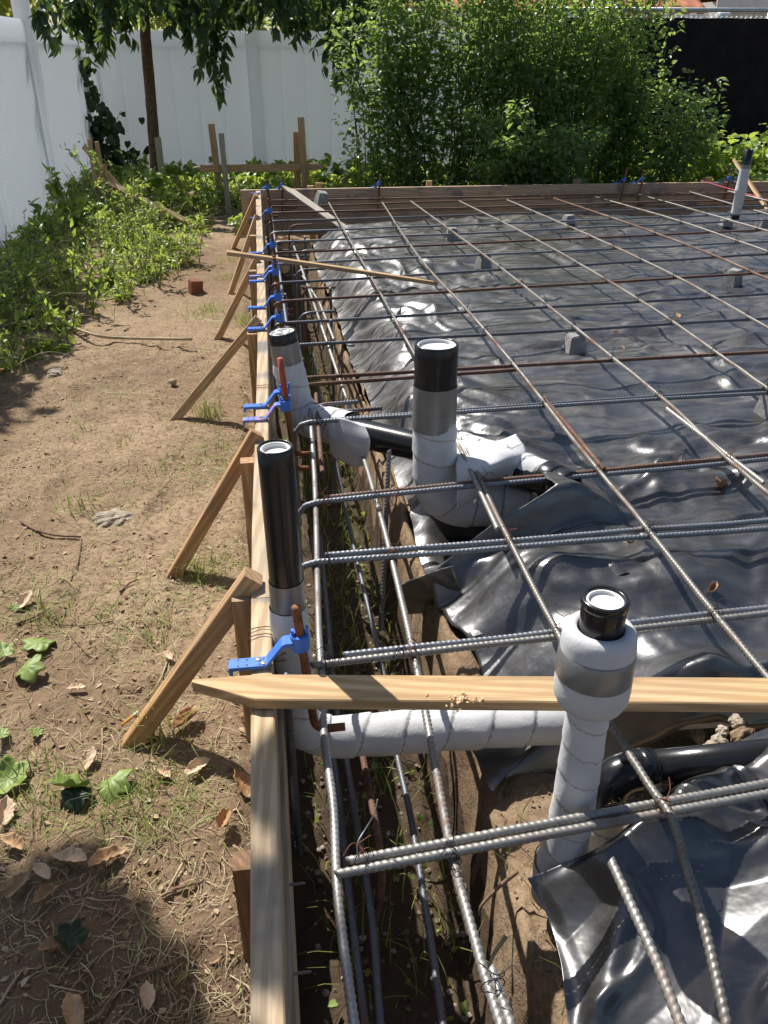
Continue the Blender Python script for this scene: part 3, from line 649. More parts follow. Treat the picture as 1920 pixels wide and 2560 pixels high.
# ================================================================== TIE WIRES
def tie_mesh(mat, seed):
    r_ = random.Random(seed); pts = []
    def loop(c, rx, rz, plane):
        out = []
        for t in np.linspace(0, 2*math.pi, 14):
            u, v = rx*math.cos(t), rz*math.sin(t)
            out.append((c[0]+(u if plane else r_.uniform(-.001, .001)), c[1]+(0 if plane else u), c[2]+v))
        return out
    S = [loop((.004, .002, .004), .011, .015, True), loop((-.004, 0, .004), .0115, .0155, True), loop((0, .002, .005), .0115, .015, False)]
    h = [(0, 0, .018)]
    for t in np.linspace(0, 5*math.pi, 14): h.append((.0022*math.cos(t)+.0006*t, .0022*math.sin(t), .018+.0011*t))
    S.append(h)
    e = h[-1]
    for sgn in (-1, 1): S.append(spline([e, (e[0]+sgn*.012, e[1]+r_.uniform(-.008, .008), e[2]+.006), (e[0]+sgn*r_.uniform(.016, .03), e[1]+r_.uniform(-.015, .015), e[2]+r_.uniform(-.004, .012))], 4))
    V, Fq = merge([sweep(np.array(p), .00075, 5, False) for p in S])
    return mesh('tie_wire', V, Fq, mat)
TIE = [tie_mesh(WIRE_RUST, 1), tie_mesh(WIRE_BLK, 2), tie_mesh(WIRE_RUST, 3), tie_mesh(WIRE_BLK, 4)]
tie_k = 0
def tie(p, near=False):
    global tie_k
    o = link('tie_wire', TIE[tie_k % 4 if p[1] < 2.2 else (tie_k % 2)*2+1]); tie_k += 1
    o.location = p; o.rotation_euler = (rng.uniform(-.2, .2), rng.uniform(-.2, .2), rng.uniform(0, 6.28))
    tag(o, 'twisted thin tie wire knotted around a rebar crossing', 'tie wire', 'tie wires at the rebar crossings')
E2P = np.array([tuple(pz(a, b, ZE)) for a, b in E2])
for i, (A_, B_) in enumerate(TY[:15]):
    for j, P in enumerate(LX):
        Pa = np.array([tuple(p) for p in P]); Pa = Pa[np.argsort(Pa[:, 1])]
        yy = A_.y
        for _ in range(3):
            x = float(np.interp(yy, Pa[:, 1], Pa[:, 0])); t = (x-A_.x)/(B_.x-A_.x); yy = A_.y+(B_.y-A_.y)*t
        if yy < Pa[0, 1] or yy > Pa[-1, 1]: continue
        l = x*math.cos(YAW)-yy*math.sin(YAW); f = x*math.sin(YAW)+yy*math.cos(YAW); dpt = f*math.cos(PITCH)-(ZL-CAM_Z)*math.sin(PITCH)
        if abs(l/dpt) > .48: continue
        if i > 9 and (i+j) % 2: continue
        tie((x, yy, ZL-.004))
    x = float(np.interp(A_.y, E2P[::-1, 1], E2P[::-1, 0])); tie((x, A_.y, ZT-.004))
    if i in (1, 2, 3, 4): tie((A_.x+.03, A_.y, ZT-.003))
tie(pz(985, 1255, ZT)); tie(pz(1000, 1640, ZT)); tie(pz(908, 2148, ZT)); tie(pz(1232, 2470, ZE)); tie(pz(1290, 1148, ZT)); tie(pz(1700, 1150, ZT)); tie(pz(800, 1165, ZE))
o = link('wire_tail', tube(spline([pz(897, 2148, -.05), pz(893, 2110, -.03), pz(915, 2070, -.02), pz(935, 2035, .0), pz(944, 1998, .02)], 6), .0009, GALV, 'wire', 6)); tag(o, 'long loose wire end curling up from the nearest crosswise pair', 'wire')

# ================================================================== PIPES
def lathe(prof, axis_p, axis_d, mat, sides=28, name='lathe'):
    """prof: (r, s) along axis"""
    axis_p = Vector(axis_p); d = Vector(axis_d).normalized(); q = d.to_track_quat('Z', 'Y').to_matrix()
    V = []
    for r, s_ in prof:
        for k in range(sides):
            a = 2*math.pi*k/sides; V.append(axis_p+q@Vector((r*math.cos(a), r*math.sin(a), s_)))
    Fc = [(i*sides+k, i*sides+(k+1) % sides, (i+1)*sides+(k+1) % sides, (i+1)*sides+k) for i in range(len(prof)-1) for k in range(sides)]
    return mesh(name, V, Fc, mat)
def wrap_mesh(P, R, pitch=.06, step=.0035, lump=.0008, seed=0, ragged=0., mat=None, sides=44, t=.0066):
    """foam strip wound in a spiral round the path"""
    Q, s = resample(P, step); R = np.interp(s/s[-1], np.linspace(0, 1, len(R)), R) if hasattr(R, '__len__') else np.full(len(s), R)
    ph = np.linspace(0, 2*np.pi, sides, endpoint=False)
    k = (s[:, None]/pitch+ph[None]/(2*np.pi)+.05*noise(s[:, None]*9+0*ph[None], np.cos(ph)[None]*1.5+0*s[:, None], seed)) % 1
    lay = np.where(k < .965, k*.55, .53-(k-.965)/.035*.53)
    RR = R[:, None]+t*lay+lump*noise(s[:, None]*22+3*np.cos(ph)[None], 2.2*np.sin(ph)[None]+s[:, None]*8, seed+1)
    V, Fq = sweep(Q, RR, sides, False)
    kk = (k[:-1] > .945) | (k[1:] < k[:-1]-.5)
    return mesh('wrap', V, Fq, [mat or FOAM, FOAM_EDGE], True, kk.astype(int).ravel())
def elbow_path(a, b, c, r, n=10):
    a, b, c = map(Vector, (a, b, c)); u = (a-b).normalized(); v = (c-b).normalized(); p, q = b+u*r, b+v*r
    return [a]+[p*(1-t)**2+b*2*t*(1-t)+q*t*t for t in np.linspace(0, 1, n)]+[c]
def open_top(name, th, ax, d, r, wall, depth):
    """black pipe mouth with white plug inside"""
    part('rim', lathe([(r, -.03), (r, -.002), (r-.0015, 0), (r-wall+.001, 0), (r-wall, -.002), (r-wall, -depth-.02)], ax, d, ABS), th)
    ri = r-wall-.0006
    pg = part('plug', lathe([(ri, -.004), (ri-.001, -.003), (ri-.0035, -.003), (ri-.004, -.006), (ri-.004, -depth), (ri*.5, -depth+.001), (.0001, -depth+.001)], ax, d, PVC), th)
    return pg
UP = Vector((0, 0, 1))
# tall slim riser at the side form
t1 = empty('drain_pipe', (0, 1.244, -.26)); tag(t1, 'tall slim black pipe against the side form, wrapped elbow running under the plank', 'pipe')
d1 = Vector((-.012, .0, 1)).normalized(); top1 = Vector((0, 1.244, .372))
part('pipe', lathe([(.0298, -.30), (.0298, -.02)], top1, d1, ABS), t1); open_top('mouth', t1, top1, d1, .0300, .0045, .012)
part('tape', lathe([(.0312, -.322), (.0318, -.31), (.0316, -.262), (.0312, -.258)], top1, d1, TAPE), t1)
pw = elbow_path(top1-d1*.315, (.008, 1.238, -.262), (.74, 1.203, -.262), .085); pw = resample([tuple(p) for p in pw], .01)[0]
part('foam_wrap', wrap_mesh(pw, [.0325, .034, .035, .0385, .040, .041, .041, .0415, .042, .043, .043, .0425], .085, seed=3), t1)
part('inner_pipe', tube([(.70, 1.205, -.262), (1.0, 1.19, -.262)], .033, FOAM, 'p', 20), t1)
sc_ = []
for zz in (-.02, -.035): sc_.append(sweep(np.array([(-.02+.037*math.cos(t), 1.244+.037*math.sin(t), zz+.003*math.sin(t)) for t in np.linspace(0, 2*math.pi, 24)]), .0011, 5, False))
V, Fq = merge(sc_); part('binding_wire', mesh('wire', V, Fq, WIRE_RUST), t1)
# wide riser in the middle
t2 = empty('drain_pipe', (.433, 2.05, -.2)); tag(t2, 'widest riser standing before the plastic, black mouth over a white wrapped body', 'pipe')
x2, y2 = .433, 2.06; top2 = Vector((x2, y2, .270))
part('pipe', lathe([(.0570, -.12), (.0570, -.02)], top2, UP, ABS), t2); open_top('mouth', t2, top2, UP, .0572, .006, .012)
part('tape', lathe([(.0590, -.205), (.0598, -.19), (.0594, -.125), (.0585, -.112)], top2, UP, TAPE), t2)
part('tape', lathe([(.0600, -.235), (.0602, -.23), (.0602, -.19), (.0598, -.186)], top2+Vector((-.0008, -.0008, 0)), UP, TAPE), t2)
pw = elbow_path((x2, y2, .075), (x2+.01, y2, -.215), (x2+.40, y2-.03, -.20), .11); pw = resample([tuple(p) for p in pw], .01)[0]
part('foam_wrap', wrap_mesh(pw, [.0575, .059, .0595, .061, .062, .062, .060, .058], .075, seed=7), t2)
# second riser, farther, with the black crossing pipe
t3 = empty('drain_pipe', (.08, 2.57, -.12)); tag(t3, 'white wrapped riser beyond the tall one, feeding a bare black pipe across the trench', 'pipe')
top3 = Vector((.045, 2.57, .168)); b3 = Vector((.085, 2.57, -.13)); d3 = (top3-b3).normalized()
part('pipe', lathe([(.0445, -.06), (.0445, -.02)], top3, d3, ABS), t3); open_top('mouth', t3, top3, d3, .0447, .005, .008)
caps = []
for a in (0, 2.1, 4.2): caps.append(sweep(np.array([top3-d3*.006+Vector((.019*math.cos(a+u)*1.0, .019*math.sin(a+u), 0)) for u in np.linspace(-.8, .8, 8)]), np.array([.002, .007, .009, .010, .010, .009, .007, .002]), 8, False))
V, Fq = merge(caps); part('plug_pad', mesh('pad', V, Fq, PVC), t3)
part('tape', lathe([(.0462, -.11), (.0475, -.10), (.0466, -.05), (.046, -.034)], top3, d3, TAPE), t3)
pw = elbow_path(top3-d3*.10, b3, (.24, 2.40, -.105), .09); pw = resample([tuple(p) for p in pw], .01)[0]
part('foam_wrap', wrap_mesh(pw, [.0475, .049, .05, .052, .054, .055, .056, .055], .09, seed=11, lump=.004), t3)
part('black_pipe', tube(resample([(.17, 2.46, -.11), (.24, 2.385, -.104), (.42, 2.235, -.10), (.56, 2.14, -.10), (.765, 1.911, -.10)], .03)[0], .0446, ABS, 'bp', 28), t3)
rows = [[(.17, 2.40, -.055), (.22, 2.355, -.05), (.275, 2.315, -.062)], [(.165, 2.375, -.11), (.225, 2.325, -.115), (.285, 2.28, -.10)], [(.18, 2.375, -.185), (.24, 2.33, -.20), (.27, 2.31, -.19)]]
V, Fq = patch(rows, 26, 26, .004, 90, 20); solid(part('loose_wrap', mesh('lw', V, Fq, FOAM), t3), .002)
pw = spline([(.515, 2.19, -.095), (.57, 2.13, -.09), (.63, 2.07, -.09), (.69, 2.01, -.095), (.735, 1.955, -.10)], 10)
part('foam_wrap', wrap_mesh(pw, [.052, .054, .052, .050, .048], .05, seed=15, lump=.004, t=.004), t3)
rows = [[pz(1142, 1100, -.04), pz(1215, 1105, -.03), pz(1290, 1085, -.02)], [pz(1142, 1180, -.06), pz(1220, 1160, -.03), pz(1318, 1128, -.04)], [pz(1142, 1235, -.11), pz(1200, 1212, -.09), pz(1296, 1165, -.07)], [pz(1144, 1272, -.15), pz(1180, 1252, -.14), pz(1230, 1210, -.11)]]
V, Fq = patch(rows, 30, 36, .006, 93, 16); solid(part('loose_wrap', mesh('lw', V, Fq, FOAM), t3), .002)
dj = Vector((.03, -.055, 0)).normalized()
part('coupling', lathe([(.046, -.045), (.0525, -.045), (.0535, -.043), (.0535, -.006), (.0525, -.004), (.050, -.003), (.050, .004), (.0525, .005), (.0535, .006), (.0535, .04), (.0525, .042), (.046, .042)], (.752, 1.93, -.098), dj, ABS), t3)
# front riser with the thick collar
t4 = empty('drain_pipe', (.42, .86, -.28)); tag(t4, 'front riser with a thick white foam collar banded by grey tape', 'pipe')
x4, y4 = .42, .86; top4 = Vector((x4, y4, .297))
part('pipe', lathe([(.0300, -.13), (.0300, -.02)], top4, UP, ABS), t4); open_top('mouth', t4, top4, UP, .0302, .0045, .008)
part('pipe_lip', lathe([(.0302, -.012), (.0318, -.011), (.0320, -.002), (.0312, 0), (.0290, 0)], top4, UP, ABS), t4)
prof = [(.0315, -.049), (.034, -.0455), (.0435, -.0475), (.0490, -.054), (.0510, -.066), (.0518, -.09), (.0527, -.12), (.0535, -.145), (.0525, -.162), (.0470, -.175), (.036, -.181)]
part('foam_collar', lathe(prof, top4, UP, FOAM, 48), t4)
part('tape', lathe([(.0515, -.081), (.0524, -.082), (.0538, -.123), (.0532, -.1245)], top4, Vector((.012, .015, 1)), TAPE, 48), t4)
pw = [(x4, y4, .125), (x4, y4, 0), (x4, y4, -.1), (x4-.003, y4, -.18), (x4-.006, y4, -.235)]
part('foam_wrap', wrap_mesh(pw, [.0300, .0305, .0315, .034, .0385], .055, seed=19, lump=.0007, t=.003), t4)
part('sleeve', lathe([(.0385, .0), (.041, .001), (.0425, .05), (.0425, .075)], (x4-.007, y4, -.30), UP, FOAM, 40), t4)
part('binding_wire', mesh('w', *sweep(np.array([(x4-.006+.0425*math.cos(t), y4+.0425*math.sin(t), -.222+.006*math.sin(t)) for t in np.linspace(0, 6.3, 30)]), .001, 5, False), WIRE_RUST), t4)
# low elbow behind it
t5 = empty('drain_pipe', (.52, .94, -.2)); tag(t5, 'low black elbow and pipe lying behind the front riser, straw stuck to it', 'pipe')
pw = elbow_path((.522, .945, -.20), (.522, .95, -.135), (.60, .955, -.135), .042); part('elbow', tube(resample([tuple(p) for p in pw], .006)[0], .0335, ABS, 'el', 28), t5)
part('collar_ring', tube([(.572, .953, -.135), (.592, .954, -.135)], .0352, ABS, 'cr', 28), t5)
part('pipe', tube([(.585, .954, -.135), (.80, .956, -.14), (1.0, .96, -.15)], .0295, ABS, 'pp', 28), t5)
part('foam_wrap', wrap_mesh([(.519, .943, -.36), (.520, .944, -.28), (.522, .945, -.195)], .033, .05, seed=23), t5)
sw = []
for q in range(9):
    a = Vector((.505+.004*q, .918, -.172+.004*(q % 4))); e = a+Vector((rng.uniform(-.03, .05), rng.uniform(-.012, .004), rng.uniform(-.006, .024)))
    sw.append(sweep(np.array(spline([a, (a+e)/2+Vector((0, -.008, .006)), e], 4)), .0007, 4, False))
V, Fq = merge(sw); part('stuck_straw', mesh('st', V, Fq, LITTER), t5)
# riser at the far right
t6 = empty('drain_pipe', (3.43, 5.9, -.12)); tag(t6, 'distant white wrapped riser at the right end near the far form, black top and bottom', 'pipe')
a6, b6 = on_y(1873, 373, 5.9), on_y(1836, 552, 5.9); d6 = (a6-b6).normalized()
part('pipe', lathe([(.0302, -.12), (.0302, -.001), (.026, 0), (.025, -.02), (.0001, -.02)], a6, d6, ABS), t6)
part('tape', lathe([(.0325, -.125), (.0325, -.10)], a6, d6, TAPE), t6)
part('foam_wrap', lathe([(.0345, -.125), (.036, -.20), (.0395, -.265), (.0425, -.278), (.0355, -.285), (.0355, -.40), (.036, -.425)], a6, d6, FOAM), t6)
part('pipe_foot', lathe([(.0302, -.50), (.0302, -.42)], a6, d6, ABS), t6)

# ================================================================== ANCHOR BOLTS IN BLUE HOLDERS
def holder_mesh(mat):
    k = MB(); hw = .0125
    prof = [(-.056, .0015), (.0, .0015), (.004, .003), (.032, .040), (.038, .043), (.050, .043)]; th = .0075
    V = []
    for x, z in prof: V += [(x, -hw, z), (x, hw, z), (x, hw, z+th), (x, -hw, z+th)]
    Fc = [(0, 1, 2, 3), tuple(len(V)-1-i for i in range(4))]
    for i in range(len(prof)-1):
        for j in range(4): l = (j+1) % 4; Fc.append((i*4+j, i*4+4+j, i*4+4+l, i*4+l))
    k.add(V, Fc); k.box((-.061, -.012, -.008), (-.0545, .012, .0085))
    return k.mesh('strap', mat)
def collar_mesh(mat):
    n = 20; V = []; Fc = []
    pr = [(.0085, .030), (.016, .030), (.0165, .032), (.0165, .058), (.0155, .060), (.0085, .060)]
    for r, z in pr: V += [(.063+r*math.cos(2*math.pi*i/n), r*math.sin(2*math.pi*i/n), z) for i in range(n)]
    for a in range(len(pr)):
        b = (a+1) % len(pr)
        for i in range(n): j = (i+1) % n; Fc.append((a*n+i, a*n+j, b*n+j, b*n+i))
    k = MB(); k.add(V, Fc); k.box((.0735, -.004, .058), (.0785, .004, .074)); k.box((.049, -.004, .058), (.054, .004, .070))
    return k.mesh('collar', mat)
def dots(pts, r, z, mat, name):
    k = MB()
    for x, y in pts:
        V = [(x+r*math.cos(t), y+r*math.sin(t), z) for t in np.linspace(0, 2*math.pi, 10, endpoint=False)]; k.add(V, [tuple(range(10))])
    return k.mesh(name, mat)
ST = {0: (holder_mesh(BLUE), collar_mesh(BLUE)), 1: (holder_mesh(BLUEP), collar_mesh(BLUE))}
HOLE = dots([(-.045, -.008), (-.045, .008), (-.030, -.007), (-.030, .007), (-.008, -.008), (-.001, .006)], .0022, .0093, LETTER, 'holes')
def screws():
    k = MB()
    for x, y in [(-.010, .005), (-.001, -.006)]:
        n = 14; V = [(x+r*math.cos(t), y+r*math.sin(t), z) for r, z in ((.0046, .0091), (.0044, .0108), (.001, .0112)) for t in np.linspace(0, 2*math.pi, n, endpoint=False)]
        k.add(V, [(a*n+i, a*n+(i+1) % n, (a+1)*n+(i+1) % n, (a+1)*n+i) for a in range(2) for i in range(n)]+[tuple(range(2*n, 3*n))])
    return k.mesh('screws', SCREW)
SCR = screws()
def holder(x, y, z, label, rz=0, paint=0, sc=1.0):
    t = empty('bolt_holder', (x, y, z)); t.rotation_euler = (0, 0, rz); tag(t, label, 'bolt holder', 'blue anchor bolt holders')
    for nm, me in (('strap', ST[paint][0]), ('collar', ST[paint][1]), ('nail_holes', HOLE), ('screw_heads', SCR)): link(nm, me, t)
    return t
def bolt(top, bot, label, mat=RUSTB, r=.0078):
    top, bot = Vector(top), Vector(bot); d = (bot-top).normalized()
    pts = [top+d*(bot-top).length*t for t in np.linspace(0, 1, 60)]
    R = [r*(1+.045*((i % 2) and i < 40)) for i in range(60)]
    c = bot; e = c+Vector((.05, .0, 0))
    tail = elbow_path(c+(-d)*.002, c+d*.03, c+d*.03+Vector((.055, 0, .0)), .026, 8)[1:]
    P = [tuple(p) for p in pts]+[tuple(p) for p in tail]; V, Fq = sweep(np.array(P), np.array(R+[r]*len(tail)), 14, True)
    o = link('anchor_bolt', mesh('bolt', V, fixq(Fq), mat)); return tag(o, label, 'anchor bolt', 'anchor bolts in the blue holders')
def pair(lp, cp, tp, nm, paint=0, red=False):
    a = pz(*lp, .01); y = a.y-.004; x = xb(y)
    z0 = .0005; h = holder(x+.006, y, z0, 'blue bolt holder '+nm, 0, paint)
    cx, cy = x+.069, y
    tz = max(.10, on_y(*tp, cy).z)
    top = Vector((cx-.006*(tz-.05)/.05*.4, cy, tz)); bot = Vector((cx+.016, cy, -.13))
    bo = bolt(top, bot, ('red painted' if red else 'rusty')+' bolt in the holder '+nm)
    if red: part2 = link('red_paint', tube([top+Vector((0, 0, .0006)), top+(bot-top)*.34], .0084, REDP, 'rp', 14), bo)
    return h
def lerp_px(a, b, t): return (a[0]+(b[0]-a[0])*t, a[1]+(b[1]-a[1])*t)
pair((583, 1655), (742, 1600), (724, 1518), 'nearest the camera, just behind the plank')
pair((620, 1012), (711, 988), (708, 925), 'rear of the close pair beside the wrapped riser')
pair((617, 1045), (709, 1015), (697, 896), 'with pink overspray, front of the close pair', 1, True)
pair((644, 818), (695, 801), (692, 755), 'at the head of the third brace')
pair((628, 766), (691, 747), (688, 708), 'next beyond the third brace')
pair((632, 700), (687, 681), (683, 645), 'front one of the twin holders below the slat')
pair((632, 688), (682, 674), (681, 640), 'rear one of the twin holders, dusted pink', 1)
pair((634, 630), (683, 616), (681, 583), 'just beyond the thin slat')
pair((635, 543), (674, 530), (672, 496), 'near the head of the second farthest brace')
pair((635, 482), (665, 471), (664, 449), 'in the far left form corner')
for px, py, tx, ty, nm in [(698, 468, 698, 447, 'on the far form beside the pale leaning stake'), (940, 463, 941, 440, 'on the far form at the bush\'s left end'), (1546, 453, 1555, 418, 'greyed, left of the middle pair on the far form'), (1589, 452, 1597, 427, 'bright one of the middle pair on the far form'),
                       (1802, 450, 1815, 421, 'left one of the right pair on the far form'), (1826, 449, 1835, 420, 'right one of the right pair on the far form')]:
    p = on_y(px, py, 6.86); yb = 6.93-(p.x+.13)*.0282
    h = holder(p.x, yb, .0005, 'blue bolt holder '+nm, -math.pi/2+.5); h.scale = (.8, .8, .8)
    c = h.rotation_euler.to_matrix()@Vector((.0504, 0, 0))+Vector((p.x, yb, 0)); tp = on_y(tx, ty, c.y)
    bolt((c.x+.01, c.y, max(.10, tp.z)), (c.x-.01, c.y, -.13), 'rusty bolt in the holder '+nm)
# nail and screws in the side form
for (px, py), nm in [((664, 806), 'nail')]:
    p = pz(px, py, 0); o = link('nail', tube([(p.x, p.y, 0), (p.x, p.y, .018)], .0013, SCREW, 'n', 8)); tag(o, 'small nail standing proud of the side form by the third brace', 'nail')
for yy, zz, nm in [(.79, -.105, 'upper'), (.655, -.10, 'lower')]:
    P = [(xb(yy)+.028+.0004*i, yy, zz) for i in range(60)]; R = [.0019*(1.3 if i % 3 == 0 else 1)*(1 if i < 52 else (60-i)/9) for i in range(60)]
    V, Fq = sweep(np.array(P), np.array(R), 8, True); o = link('screw', mesh('s', V, fixq(Fq), SCREW)); tag(o, 'screw tip poking out of the nearest form board into the trench, '+('farther one' if nm == 'upper' else 'closer one'), 'screw')
for yy, nm in [(1.235, 'around the form board beside the tall slim pipe'), (2.52, 'around the form board beside the wrapped riser')]:
    S = []
    for dy in (0, .022): 
        x0 = xb(yy); S.append(sweep(spline([(x0+.06, yy+dy, -.03), (x0+.0215, yy+dy, .0015), (x0, yy+dy+.004, .0025), (x0-.0215, yy+dy-.004, .0015), (x0-.023, yy+dy, -.03), (x0-.023, yy+dy, -.13)], 5), .0010, 5, False))
    V, Fq = merge(S); o = link('binding_wire', mesh('w', V, Fq, WIRE_RUST)); tag(o, 'rusty binding wire looped '+nm, 'wire')

# ================================================================== CONCRETE DOBIES
def dobie_mesh(seed, s=.078, h=.078):
    r_ = random.Random(seed); bm = bmesh.new(); bmesh.ops.create_cube(bm, size=1.0)
    for v in bm.verts:
        k = 1.0 if v.co.z < 0 else .74
        v.co = Vector((v.co.x*s*k*r_.uniform(.96, 1.04), v.co.y*s*k*r_.uniform(.96, 1.04), (v.co.z+.5)*h*r_.uniform(.96, 1.04)))
    bmesh.ops.bevel(bm, geom=bm.edges[:], offset=.004, segments=2, affect='EDGES')
    bmesh.ops.subdivide_edges(bm, edges=[e for e in bm.edges if e.calc_length() > .02], cuts=5, use_grid_fill=True)
    for v in bm.verts:
        n = noise(np.array([v.co.x*60+seed]), np.array([v.co.y*60+v.co.z*45]), seed)[0]
        v.co += v.co.normalized()*.0025*n
    me = bpy.data.meshes.new('dobie'); bm.to_mesh(me); bm.free(); me.materials.append(CONC)
    return me
def ph(x, y): return float(plast_h(np.array([x]), np.array([y]))[0])
for i, ((px, py), rz, nm) in enumerate([((1435, 878), .1, 'nearest whole one, under a rusty crosswise bar'), ((1208, 667), .3, 'left of centre under the second lengthwise bar'), ((1130, 597), -.1, 'farther left near the sloping plastic edge'), ((1420, 563), .2, 'at the far plastic edge in the middle'),
                                      ((1830, 712), .5, 'at the right, turned corner-on'), ((1812, 572), .0, 'at the foot of the distant riser'), ((1925, 1030), .2, 'cut by the right edge of the view'), ((1900, 575), .4, 'behind the distant riser at the right edge')]):
    p = pz(px, py, -.135); z = ph(p.x, p.y)-.006
    o = link('dobie_block', dobie_mesh(i, .078, (ZT-.006-z) if i != 4 else .088)); o.location = (p.x, p.y, z); o.rotation_euler = (0, 0, rz)
    tag(o, 'grey concrete spacer block on the plastic, '+nm, 'spacer block', 'concrete spacer blocks')
p = on_y(802, 512, 6.80); o = link('dobie_block', dobie_mesh(20, .095, .10)); o.location = (p.x, 6.78, p.z); o.rotation_euler = (.2, .12, .3); tag(o, 'grey concrete spacer block tipped against the far form beside the pale stake', 'spacer block', 'concrete spacer blocks')
# dark bits lying on the plastic
o = link('string_line', tube([tuple(on_y(1752, 451, 6.88)), tuple(pz(1920, 500, .035)), tuple(pz(2300, 617, .05))], .0022, PINK, 's', 6)); tag(o, 'pink string line stretched from the far form to the right', 'string')

# ================================================================== FENCES
def fence(name, label, P0, P1, posts, ztop, zbot, side, groove, mat=VINYL):
    """P0->P1 along the fence; posts = distances; side = +1/-1: which side faces the yard"""
    P0 = Vector(P0); D = (Vector(P1)-P0); L = D.length; D.normalize(); ang = math.atan2(D.y, D.x)
    t = empty(name, P0); t.rotation_euler = (0, 0, ang); tag(t, label, 'fence')
    pk = MB(); pk.box((-.063, -.063, zbot-.3), (.063, .063, ztop+.18)); pme = pk.mesh('post', mat)
    ck = MB(); ck.box((-.073, -.073, ztop+.18), (.073, .073, ztop+.205)); b = len(ck.V)
    ck.add([(-.066, -.066, ztop+.205), (.066, -.066, ztop+.205), (.066, .066, ztop+.205), (-.066, .066, ztop+.205), (0, 0, ztop+.245)], [(0, 1, 4), (1, 2, 4), (2, 3, 4), (3, 0, 4)]); cme = ck.mesh('cap', mat)
    for d in posts:
        p = link('post', pme, t); p.location = (d, 0, 0); link('cap', cme, p)
    for a, b in zip(posts[:-1], posts[1:]):
        k = MB(); k.box((a+.0635, -.024, ztop-.17), (b-.0635, .024, ztop)); link('top_rail', k.mesh('r', mat), t)
        k = MB(); k.box((a+.0635, -.024, zbot), (b-.0635, .024, zbot+.16)); link('bottom_rail', k.mesh('r', mat), t)
        x = a+.064; V = []; 
        n = max(1, round((b-a-.128)/groove)); w_ = (b-a-.128)/n; pts = []
        for i in range(n): pts += [(x+i*w_, .002), (x+i*w_+.30*w_, .002), (x+i*w_+.36*w_, .014), (x+(i+1)*w_-.06*w_, .014)] if groove < .1 else [(x+i*w_, .002), (x+i*w_+.008, .014), (x+(i+1)*w_-.008, .014)]
        pts.append((b-.064, .004))
        for q, dd in pts: V += [(q, side*dd, zbot+.161), (q, side*dd, ztop-.171)]
        for q, dd in reversed(pts): V += [(q, -side*dd, zbot+.161), (q, -side*dd, ztop-.171)]
        m = len(V)//2; Fc = [(2*i, 2*((i+1) % m), 2*((i+1) % m)+1, 2*i+1) for i in range(m)]
        link('panel', mesh('panel', V, Fc, mat, False), t)
    return t
fence('white_fence', 'white vinyl fence with narrow ribs along the left side of the yard', (-1.9, -4.5, 0), (-1.9, 11.36, 0), [0, 2.0, 4.0, 5.75, 7.5, 9.3, 11.25, 13.08, 14.95][0:1]+[1.9, 3.75, 5.6, 7.45, 9.3, 11.2, 13.2, 15.7], 1.18, -.44, -1, .052, VINYLT)
fence('white_fence', 'white vinyl fence of wide flat boards across the back of the yard', (-1.85, 11.5, 0), (12, 11.5, 0), [0, 1.893, 3.79, 5.82, 7.82, 9.8, 11.8], 1.16, -.46, -1, .30)
ck = empty('chain_link_fence', (4.2, 11.15, 0)); tag(ck, 'chain link fence screened with black mesh at the right back, grey top rail', 'fence')
part('top_rail', tube([(3.5, 11.2, 1.385), (12, 11.2, 1.40)], .024, GALV, 'tr', 12), ck)
for xx in (4.0, 6.45, 8.9, 11.4): part('post', tube([(xx, 11.23, -.7), (xx, 11.23, 1.40)], .03, GALV, 'p', 12), ck)
sx = np.linspace(3.55, 12, 130); sz = np.linspace(-.45, 1.30, 36); MX, MZ = np.meshgrid(sx, sz)
MY = 11.13+.03*noise(MX*1.6, MZ*1.1, 81)+.006*noise(MX*6, MZ*2, 82); MZ = MZ+.015*noise(MX*2.5, MX*0, 83)*sst(1.1, 1.3, MZ)
solid(part('mesh_screen', mesh('screen', np.stack([MX, MY, MZ], -1).reshape(-1, 3), grid_faces(36, 130), MESHB), ck), .004)
dw = []
for q in np.arange(3.6, 12, .065):
    for s in (-1, 1): dw.append(sweep(np.array([(q, 11.185, 1.26), (q+s*.11, 11.185, 1.385)]), .0016, 4, False))
V, Fq = merge(dw); part('wire_mesh', mesh('wm', V, Fq, GALV), ck)

# ================================================================== NEIGHBOURING HOUSES
def house(label, x0, x1, y0, y1, eave, ridge, over=.35):
    t = empty('house', ((x0+x1)/2, (y0+y1)/2, -.5)); tag(t, label, 'house')
    k = MB(); k.box((x0, y0, -.6), (x1, y1, eave)); part('wall', k.mesh('w', STUCCO), t)
    ym = (y0+y1)/2; n = 60; V = []; Fc = []
    xs = np.linspace(x0-over, x1+over, int((x1-x0)/.055)); 
    for side, ye in ((0, y0-over), (1, y1+over)):
        for x in xs:
            b = .03*abs(math.sin(x*math.pi/.22))
            for q in np.linspace(0, 1, 14): V.append((x, ye+(ym-ye)*q, eave+.02+(ridge-eave)*q+b+.012*((q*13) % 1.0)))
    m = len(xs)
    for s in (0, 1):
        for i in range(m-1):
            for j in range(13): a = s*m*14+i*14+j; Fc.append((a, a+14, a+15, a+1))
    r = part('roof', mesh('r', V, Fc, TILE), t); solid(r, .03)
    k = MB(); k.box((x0-over, y0-over-.02, eave-.15), (x1+over, y0-over+.02, eave+.02)); part('fascia', k.mesh('f', STUCCO), t)
    for wx in (x0+.8, x1-2.2):
        k = MB(); k.box((wx, y0-.03, .2), (wx+1.3, y0+.02, eave-.5)); f = part('window', k.mesh('win', VINYL), t)
        k = MB(); k.box((wx+.07, y0-.045, .27), (wx+1.23, y0-.031, eave-.57)); g_ = link('pane', k.mesh('pane', ABS), f)
    return t
house('low pale house with pinkish tile roof behind the white back fence', 1.6, 6.6, 14.2, 19, 1.42, 2.6)
